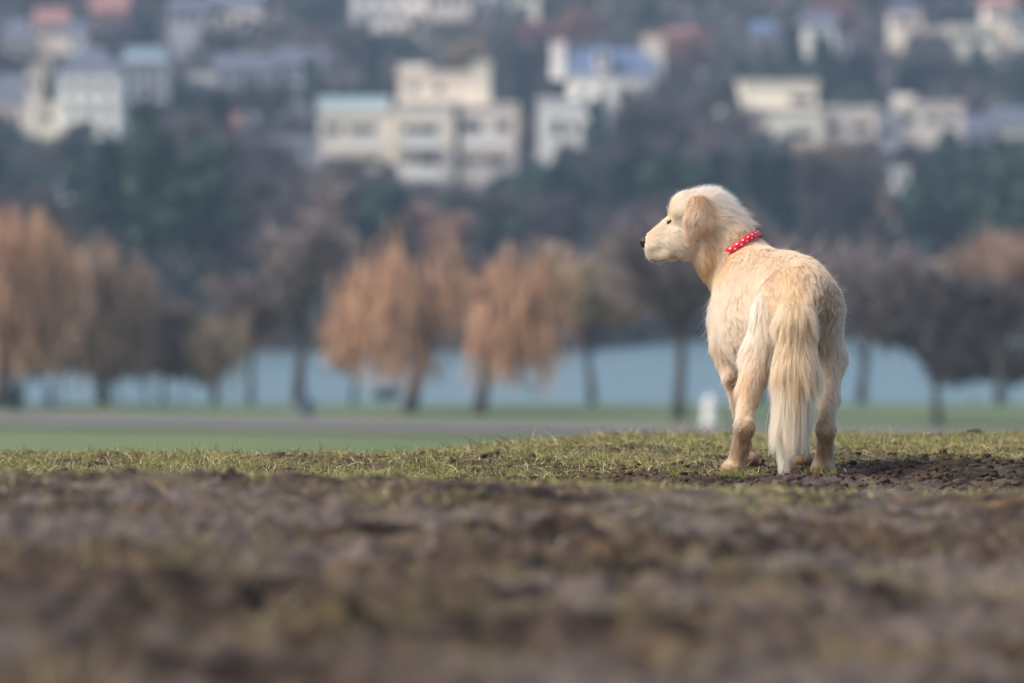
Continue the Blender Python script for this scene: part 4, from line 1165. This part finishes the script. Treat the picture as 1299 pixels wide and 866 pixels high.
b = Building('mansion', 770, 690, 'cream mansion with blue slate roof and two tall chimneys, above the dog\'s muzzle')
b.vol(722, 830, 95, 11, 1.0, 'white', grid(728, 826, 4, 8, (110,), 17) + grid(728, 826, 4, 8, (150,), 16), roof=('hip', 3.4, .12), rmat='slate')
b.vol(683, 762, 128, 9, -1.5, 'white', [(701,712,152,170),(740,754,154,170),(722,730,154,168),(704,714,190,203),(741,752,190,203)])
b.vol(755, 772, 62, 3, 0.5, 'white', [(760,767,68,82)], base=92, roof=('hip', .8), rmat='slate')
b.chimney(699, 717, 54, 100, 5.0, 'white', 3); b.chimney(816, 842, 47, 100, 5.0, 'cream', 4, 1.8)

b = Building('apartment_block', 1030, 650, 'long cream flat roofed block with a plain square penthouse, right of and above the dog')
b.vol(914, 960, 141, 10, 0.5, 'cream', [(920,930,166,176),(942,952,166,176),(920,932,195,204)])
b.vol(941, 1036, 106, 12, 2.0, 'cream', [(1003,1030,121,130)], base=140)
b.vol(960, 1044, 140, 13, 0.0, 'cream', [(999,1030,165,175),(966,980,165,175),(1004,1030,200,208),(1012,1030,235,243)])
b.vol(1044, 1112, 139, 12, 2.5, 'cream', [(1052,1066,156,165),(1080,1104,156,165),(1060,1076,190,198),(1086,1104,190,198)])
b.vol(1112, 1142, 145, 11, 1.0, 'greywall', [(1116,1134,162,172),(1116,1134,195,203)])
b.vol(1140, 1222, 133, 10, 1.5, 'cream', [(1148,1160,146,155),(1176,1190,146,155),(1200,1212,146,155),(1148,1160,180,188),(1200,1212,180,188)])
b.vol(1138, 1158, 124, 5, 3.5, 'white', [], base=133)
b = Building('stair_tower', 1138, 560, 'narrow white building stepping down to the river, below the right end of the long block')
b.vol(1118, 1152, 216, 6, 0, 'white', [(1123,1131,224,232),(1139,1147,224,232)], base=244)
b.vol(1130, 1151, 244, 6, .3, 'white', [(1136,1144,256,264)])
b = Building('row_house', 1245, 680, 'dull cream row of houses beyond the dark evergreens at the right edge')
b.vol(1200, 1262, 168, 10, 0, 'greywall', grid(1204,1258,4,7,(180,200),10), roof=('gable', 2.2), rmat='darkslate')
b.vol(1262, 1330, 160, 10, .6, 'cream', grid(1266,1326,4,7,(174,196),10), roof=('gable', 2.4), rmat='darkslate')

b = Building('villa', 110, 680, 'broad white villa with a slate roof near the left edge, half behind trees')
b.vol(74, 151, 90, 12, 0, 'white', grid(80,146,3,8,(104,130,156),13), roof=('hip', 3.0), rmat='darkslate')
b.vol(52, 75, 132, 9, .8, 'cream', [(58,66,143,155)])
b.vol(76, 93, 172, 3, -3.0, 'white', [], base=207)
b.vol(36, 49, 88, 8, 1.0, 'cream', [(39,45,100,112)])
b.vol(-30, 52, 130, 10, 2.0, 'cream', grid(-26,48,4,7,(140,),10), roof=('hip', 3.6), rmat='darkslate')
b = Building('town_house', 180, 730, 'grey blue house with a pale roof right of the white villa')
b.vol(152, 212, 78, 10, 0, 'greywall', grid(156,208,4,7,(88,108,128),10), base=None)
b.vol(158, 210, 64, 8, .8, 'bluetop', [], base=78)
b = Building('town_house', 20, 800, 'cream house with tall windows in the upper left corner under a grey roof')
b.vol(2, 40, 50, 9, 0, 'cream', grid(4,38,4,5,(56,70),9), roof=('hip', 3.2), rmat='darkslate')
b.vol(44, 84, 28, 9, 8, 'cream', grid(48,80,3,6,(34,),9), roof=('gable', 2.2), rmat='tile')
b.vol(84, 108, 44, 7, 4, 'white', [(90,98,52,60)], roof=('gable', 2.0), rmat='darkslate')
b = Building('brick_house', 140, 880, 'dull red brick house with a tiled roof at the top left')
b.vol(118, 160, 14, 9, 0, 'brickwall', grid(122,156,3,6,(22,38),9), roof=('gable', 3.0), rmat='tile')
b.chimney(124, 130, -14, 8, 4, 'brickwall', 2)
b = Building('terrace', 335, 760, 'low pale grey terrace at the left of the large cream block')
b.vol(272, 350, 86, 9, 0, 'greywall', grid(276,346,5,7,(94,108),8), roof=('gable', 2.0), rmat='darkslate')
b.vol(350, 410, 80, 9, .7, 'greywall', grid(354,406,4,7,(90,106),8), roof=('gable', 2.2), rmat='darkslate')
b.vol(240, 272, 98, 8, 1.0, 'white', grid(243,269,2,6,(108,),9))
b = Building('town_house', 372, 600, 'dull grey house low behind leafless trees left of the large cream block')
b.vol(346, 402, 178, 8, 0, 'greywall', grid(349,399,3,8,(186,210,234),10))
b = Building('town_house', 312, 880, 'cream house with gable roof at the top, left of centre')
b.vol(262, 330, 14, 10, 0, 'cream', grid(266,326,4,7,(22,),9), roof=('gable', 3.0), rmat='darkslate')
b.vol(292, 352, 30, 9, -3, 'white', grid(296,348,3,8,(38,),9), roof=None)
b = Building('villa', 495, 860, 'bright cream house cut by the top edge left of centre')
b.vol(446, 540, -22, 11, 0, 'white', grid(452,534,4,9,(-12,12),12), roof=('hip', 3.5), rmat='darkslate')
b.vol(512, 548, 18, 8, -2, 'cream', [(522,532,26,34)])
b = Building('villa', 608, 880, 'pair of cream houses cut by the top edge at the centre')
b.vol(548, 598, -20, 10, 0, 'cream', grid(552,594,3,8,(-6,),9), base=None, roof=('hip', 3.0), rmat='tile')
b.vol(604, 634, -20, 9, 2, 'white', grid(607,631,2,7,(-4,),8), roof=('hip', 3.0), rmat='darkslate')
b.vol(646, 684, -24, 9, 3, 'cream', grid(650,680,2,7,(-10,),8), roof=('hip', 2.5), rmat='darkslate')
b = Building('villa', 715, 860, 'dull house under a broad reddish roof behind the mansion')
b.vol(675, 772, 55, 11, 0, 'brickwall', grid(680,768,5,7,(62,),9), roof=('hip', 3.6), rmat='tile')
b = Building('town_house', 868, 840, 'house with a purplish red roof right of the mansion')
b.vol(848, 892, 62, 9, 0, 'brickwall', grid(852,888,3,6,(70,),9), roof=('gable', 3.2), rmat='tile')
b = Building('town_house', 985, 900, 'small house with a pink red roof at the top right of centre')
b.vol(966, 1008, 24, 9, 0, 'brickwall', grid(969,1005,3,6,(30,),8), roof=('hip', 3.2), rmat='tile')
b = Building('town_house', 1050, 830, 'white house with a sloping side above the square penthouse')
b.vol(1022, 1060, 32, 9, 0, 'white', grid(1026,1056,2,7,(40,56),9), roof=('gable', 2.2), rmat='darkslate')
b.vol(1058, 1076, 50, 7, .6, 'greywall', [(1062,1069,58,66)])
b = Building('cottage', 950, 850, 'small pale cottage left of the house with the pink red roof')
b.vol(955, 982, 42, 8, 0, 'greywall', grid(957,980,2,6,(48,),7), roof=('gable', 1.8), rmat='slate')
b.vol(931, 952, 70, 7, 1, 'greywall', grid(933,950,2,5,(76,),7), roof=('gable', 1.8), rmat='slate')
b = Building('terrace', 1200, 840, 'long curved cream terrace at the upper right corner')
b.vol(1131, 1168, 16, 9, 0, 'cream', grid(1134,1165,3,6,(24,),8), roof=('hip', 2.0), rmat='darkslate')
b.vol(1150, 1206, 38, 9, -2, 'cream', grid(1153,1203,5,6,(45,),8))
b.vol(1206, 1262, 34, 9, -2.6, 'cream', grid(1209,1259,5,6,(42,),8))
b.vol(1250, 1288, 6, 9, 4, 'cream', grid(1253,1285,3,6,(14,),8), roof=('gable', 2.5), rmat='tile')
b.vol(1280, 1330, 28, 9, 2, 'cream', grid(1283,1327,4,6,(36,),8), roof=('gable', 2.0), rmat='darkslate')
b = Building('boat_house', 75, 500, 'small white gabled boat house low among the trees near the left edge')
b.vol(56, 98, 262, 7, 0, 'white', [(64,72,268,276)], base=None)
b.vol(76, 98, 246, 6, -.5, 'white', [(83,91,254,263)], base=None, roof=('gable', 1.3), rmat='darkslate')
b = Building('cottage', 288, 620, 'tiny cottage with a pinkish front half hidden by trees')
b.vol(280, 300, 160, 6, 0, 'brickwall', grid(282,298,2,5,(166,),6), base=None, roof=('gable', 1.5), rmat='tile')
b = Building('town_house', 235, 840, 'pale blue grey roofed house right of the brick house at the top')
b.vol(214, 262, 12, 9, 0, 'greywall', grid(218,258,3,6,(18,),8), roof=('gable', 2.0), rmat='darkslate')

# what the photograph shows of each building: trees in front stay out of these (left, right, top, bottom, distance)
KEEP = [(402,505,124,222,640),(505,656,84,262,640),(696,846,45,150,690),(683,762,125,205,690),(914,1044,104,192,650),(1044,1112,137,200,650),(1112,1222,124,165,650),(1120,1154,206,285,560),(1210,1300,166,205,680),
        (72,152,86,180,680),(-5,72,125,165,680),(150,214,60,135,730),(0,110,20,80,800),(240,410,78,120,760),(262,352,8,52,880),(446,548,-5,42,860),(548,684,-5,20,880),(676,775,25,60,860),(848,895,35,85,840),
        (966,1008,5,38,900),(1020,1078,25,72,830),(1130,1299,5,62,840),(52,100,240,278,500),(118,160,-5,45,880),(346,402,176,240,600),(930,984,38,86,850)]

PROTO = {}
for i in range(3): PROTO['conifer', i] = make_tree('conifer', 'conifer', (17, 15, 19)[i], (3.4, 3.8, 3.0)[i], M['conifer'], 4200, .75, seed=20+i)
for i in range(3): PROTO['evergreen', i] = make_tree('leafy', 'evergreen_tree', (12, 10, 14)[i], (4.2, 4.6, 4.0)[i], M['evergreen'], 4600, .55, seed=30+i, limbn=9)
for i in range(4): PROTO['bare', i] = make_tree('bare', 'leafless_tree', (13, 11, 15, 12)[i], (4.4, 4.2, 4.0, 5.0)[i], M['bare'], 4200, .75, seed=40+i, limbn=9)
PROTO['red', 0] = make_tree('bare', 'leafless_tree', 11, 4.2, M['redtree'], 4200, .7, seed=50, limbn=9)
PROTO['brown', 0] = make_tree('bare', 'leafless_tree', 12, 4.2, M['brownwood'], 4200, .7, seed=51, limbn=9)
USED = set()
def plant(kind, i, x, D, k, rz, lab, grp, sink=0.0):
    src = PROTO[kind, i]
    if (kind, i) in USED: c = copy_thing(src)
    else: c = src; USED.add((kind, i))
    c.location = (x, D, float(hill_z(np.array(x), np.array(float(D)))) - 0.1 - sink); c.rotation_euler = (0, 0, rz); c.scale = (k, k, k)
    tag(c, lab, 'tree', grp); return c
LAB = {'conifer': ('dark blue green conifer blurred on the wooded far hillside', 'dark conifers on the far hillside'),
       'evergreen': ('dark rounded evergreen tree blurred on the wooded far hillside', 'rounded evergreens on the far hillside'),
       'bare': ('grey purple leafless tree blurred on the wooded far hillside', 'leafless trees on the far hillside'),
       'brown': ('brown leafless tree blurred on the wooded far hillside', 'brown leafless trees on the far hillside'),
       'red': ('dull red leafless tree blurred on the wooded far hillside', 'reddish leafless trees on the far hillside')}
def room(px, D, kind, i, want):
    """largest scale not hiding the visible part of a building"""
    src = PROTO[kind, i]; h, w_ = src['h'], src['w']; x = (px-649.5)*D/F; s = F/D
    base = HORIZON - (float(hill_z(np.array(x), np.array(float(D)))) - CAM_Z)*s
    k = want
    for (a, b_, c, d, DB) in KEEP:
        if D > DB - 1: 
            if D < DB + 16 and a - w_*k*s < px < b_ + w_*k*s: return 0
            continue
        if kind in ('bare', 'brown', 'red'): d = d - (0.05 if DB == 640 else 0.24)*(d-c)
        hw = w_*k*s*0.75
        if px+hw > a and px-hw < b_ and base-h*k*s < d:
            if base < c: continue
            kk = (base-d)/(h*s)
            if kk < 0.5: 
                return 0
            k = min(k, kk)
    return k
NAMES = [(530,180,'the large stepped cream block'),(770,100,'the mansion with the blue roof'),(1000,150,'the square cream penthouse'),(1180,150,'the right end of the long block'),
         (110,130,'the broad white villa'),(180,95,'the grey blue house'),(335,100,'the low grey terrace'),(720,165,'the cream wing of the mansion'),(1136,240,'the narrow white stair building'),(1245,185,'the dull row of houses at the right edge'),
         (75,262,'the small white boat house'),(495,10,'the cream house at the top edge'),(985,20,'the house with the pink red roof'),(1200,40,'the curved cream terrace'),(372,210,'the dull low grey house')]
KINDW = {'conifer': 'pointed dark conifer', 'evergreen': 'rounded dark evergreen', 'bare': 'grey leafless tree', 'brown': 'brown leafless tree', 'red': 'dull reddish tree'}
SEEN = {}
def place_label(kind, px, top):
    d, nm, dx, dy = min(((px-a)**2 + (top-b_)**2, nm, px-a, top-b_) for a, b_, nm in NAMES)
    side = ('right of ' if dx > 0 else 'left of ') if abs(dx) > abs(dy) else ('below ' if dy > 0 else 'above ')
    base = KINDW[kind] + ' ' + side + nm; q = SEEN.get(base, 0); SEEN[base] = q+1
    return base if q == 0 else ('second ', 'third ', 'fourth ', 'fifth ')[q-1] + base
n_t = 0
# the ones that read as dark shapes in the photograph
for (px, top, kind, D) in [(232,108,'conifer',640),(198,150,'conifer',590),(160,190,'conifer',530),(140,215,'conifer',520),(285,170,'conifer',560),(330,250,'evergreen',520),(255,215,'evergreen',505),(20,205,'evergreen',540),
        (492,205,'conifer',575),(462,240,'evergreen',520),(672,225,'evergreen',590),(625,265,'conifer',530),(700,215,'evergreen',560),(742,225,'conifer',530),(790,160,'evergreen',610),(775,250,'conifer',520),
        (1203,165,'conifer',600),(1235,180,'conifer',560),(1250,190,'evergreen',540),(1290,175,'conifer',560),(1208,230,'evergreen',520),(1225,250,'evergreen',505),(1275,270,'conifer',500),(1312,220,'evergreen',520),
        (1006,30,'conifer',780),(1040,100,'evergreen',700),(1062,72,'evergreen',745),(940,190,'evergreen',570),(1060,215,'evergreen',560),(975,200,'evergreen',600),(1082,215,'bare',540),(840,245,'evergreen',520),(430,250,'conifer',510),
        (575,245,'bare',500),(545,255,'brown',505),(1040,190,'brown',530),(1010,200,'bare',540),(1085,240,'brown',505),(820,130,'bare',600),(870,120,'bare',620),(850,190,'bare',560),(900,170,'bare',600),(335,180,'bare',570),
        (455,45,'evergreen',820),(430,100,'evergreen',700),(690,35,'red',800),(735,22,'red',815),(870,45,'red',790),(180,50,'bare',820),(590,40,'evergreen',820),(820,25,'evergreen',850),(920,110,'bare',680)]:
    i = n_t % (3 if kind in ('conifer', 'evergreen') else 4 if kind == 'bare' else 1); src = PROTO[kind, i]; x = (px-649.5)*D/F
    hz = float(hill_z(np.array(x), np.array(float(D)))); zt = CAM_Z - (top-HORIZON)*D/F; k = max(.45, min(1.35, (zt-hz)/src['h']))
    t_ = plant(kind, i, x, D, k, n_t*1.7, *LAB[kind]); n_t += 1
    t_['label'] = place_label(kind, px, top)
# the wood between them
for D in (434, 446, 459, 472, 486, 498, 512, 528, 545, 565, 588, 612, 628, 655, 672, 700, 735, 770, 810, 850, 900, 950, 1000, 1060):
    half = 0.092*D + 8; step = 6.6 if D < 600 else 7.4 + (D-600)*.012; x = -half + random.uniform(0, step)
    while x < half:
        r = random.random(); px = x*F/D + 649.5
        dark = 0.5 + 0.5*float(vnoise(np.array(px*.008), np.array(D*.013), 500))
        zone = max(math.exp(-((px-c_)/w__)**2) for c_, w__ in ((200, 95), (735, 75), (500, 30), (1235, 95)))*(1 if D < 620 else .3); r = r*(1-.5*zone)
        kind = 'conifer' if r < .10+.22*dark else 'evergreen' if r < .22+.42*dark else 'brown' if r > .93 else 'red' if (r > .89 and D > 700) else 'bare'
        i = random.randrange(3 if kind in ('conifer', 'evergreen') else 4 if kind == 'bare' else 1)
        Dj = D + random.uniform(-4, 4); k = room(px, Dj, kind, i, random.uniform(.62, 1.0)*(1+.10*zone))
        if k > 0: plant(kind, i, x, Dj, k, random.uniform(0, 6.28), *LAB[kind]); n_t += 1
        x += step*random.uniform(.6, 1.35)
        if D < 480 and x > 3 - (480-D)*.02: break
print('trees', n_t)

# thicket covering the ground of the hillside, nobody could count it
nq = 110000
qy = 426 + 870*RNG.uniform(0, 1, nq)**1.4; qx = RNG.uniform(-1, 1, nq)*(0.105*qy + 20)
cl_ = fbm(qx, qy, .11, 2, 900); okq = np.ones(nq, bool)
for (a, b_, c, d, DB) in KEEP:
    pxq = qx*F/qy + 649.5; okq &= ~((pxq > a-6) & (pxq < b_+6) & (qy > DB-4) & (qy < DB+18))
qx, qy, cl_ = qx[okq], qy[okq], cl_[okq]; nq = len(qx)
qz0 = hill_z(qx, qy); wet_ = qz0 > WATER + .2; qx, qy, cl_, qz0 = qx[wet_], qy[wet_], cl_[wet_], qz0[wet_]; nq = len(qx)
qz = qz0 + RNG.uniform(0, 1, nq)*(1.2 + 2.6*np.clip(cl_+.4, 0, 1) + 2.6*(1-sstep(500, 580, qy)))
# the tangle right along the far shore is thicker and taller
ns = 60000; sx_ = RNG.uniform(-60, 62, ns); sy_ = RNG.uniform(418, 560, ns); sz_ = hill_z(sx_, sy_); o_ = (sz_ > WATER-.1) & (sz_ < 1.5); sx_, sy_, sz_ = sx_[o_], sy_[o_], sz_[o_]
o_ = RNG.uniform(0, 1, len(sx_)) < np.where(sz_ < -3, 1, .5); sx_, sy_, sz_ = sx_[o_], sy_[o_], sz_[o_]
sz_ = sz_ + RNG.uniform(0, 1, len(sx_))*(3.2 + 2.0*fbm(sx_, sy_, .15, 2, 990))
qx = np.concatenate([qx, sx_]); qy = np.concatenate([qy, sy_]); qz = np.concatenate([qz, sz_]); nq = len(qx)
a_ = rnd_unit(nq); b2 = unit(np.cross(a_, rnd_unit(nq))); Lq = RNG.uniform(.35, .95, (nq, 1))*(qy[:, None]/650)
V, Fq = quads_np(np.stack([qx, qy, qz], -1), a_*Lq, b2*Lq*.6)
mth_ = mat('thicket_twigs', attr='tone', rough=.9)
th_ = mesh_np('thicket', V, Fq, mth_)
pal = np.array(((.05,.07,.05), (.12,.09,.085), (.10,.075,.08), (.035,.055,.05), (.16,.11,.07)))
tone = pal[np.clip(((fbm(qx, qy, .045, 3, 950)+RNG.normal(0, .18, nq)+.9)/1.8*5).astype(int), 0, 4)]*RNG.uniform(.7, 1.2, (nq, 1))
vcol(th_.data, 'tone', np.repeat(tone, 4, axis=0))
tag(th_, 'dense winter thicket covering the far hillside between the trees', 'thicket', kind='stuff')

# ------------------------------------------------------------------ the air
mh = bpy.data.materials.new('haze'); mh.use_nodes = True; t = mh.node_tree; t.nodes.clear()
ov = t.nodes.new('ShaderNodeOutputMaterial'); pv = t.nodes.new('ShaderNodeVolumePrincipled')
pv.inputs['Color'].default_value = (0.62, 0.79, 1.0, 1); pv.inputs['Density'].default_value = 0.00025; pv.inputs['Anisotropy'].default_value = 0.2
t.links.new(pv.outputs[0], ov.inputs['Volume'])
mb = MB(); mb.box(-1550, 1550, -60, 2700, -16, 190); hz = mb.build('haze', mh); tag(hz, 'pale winter haze lying over the river and hillside', 'haze', kind='stuff')
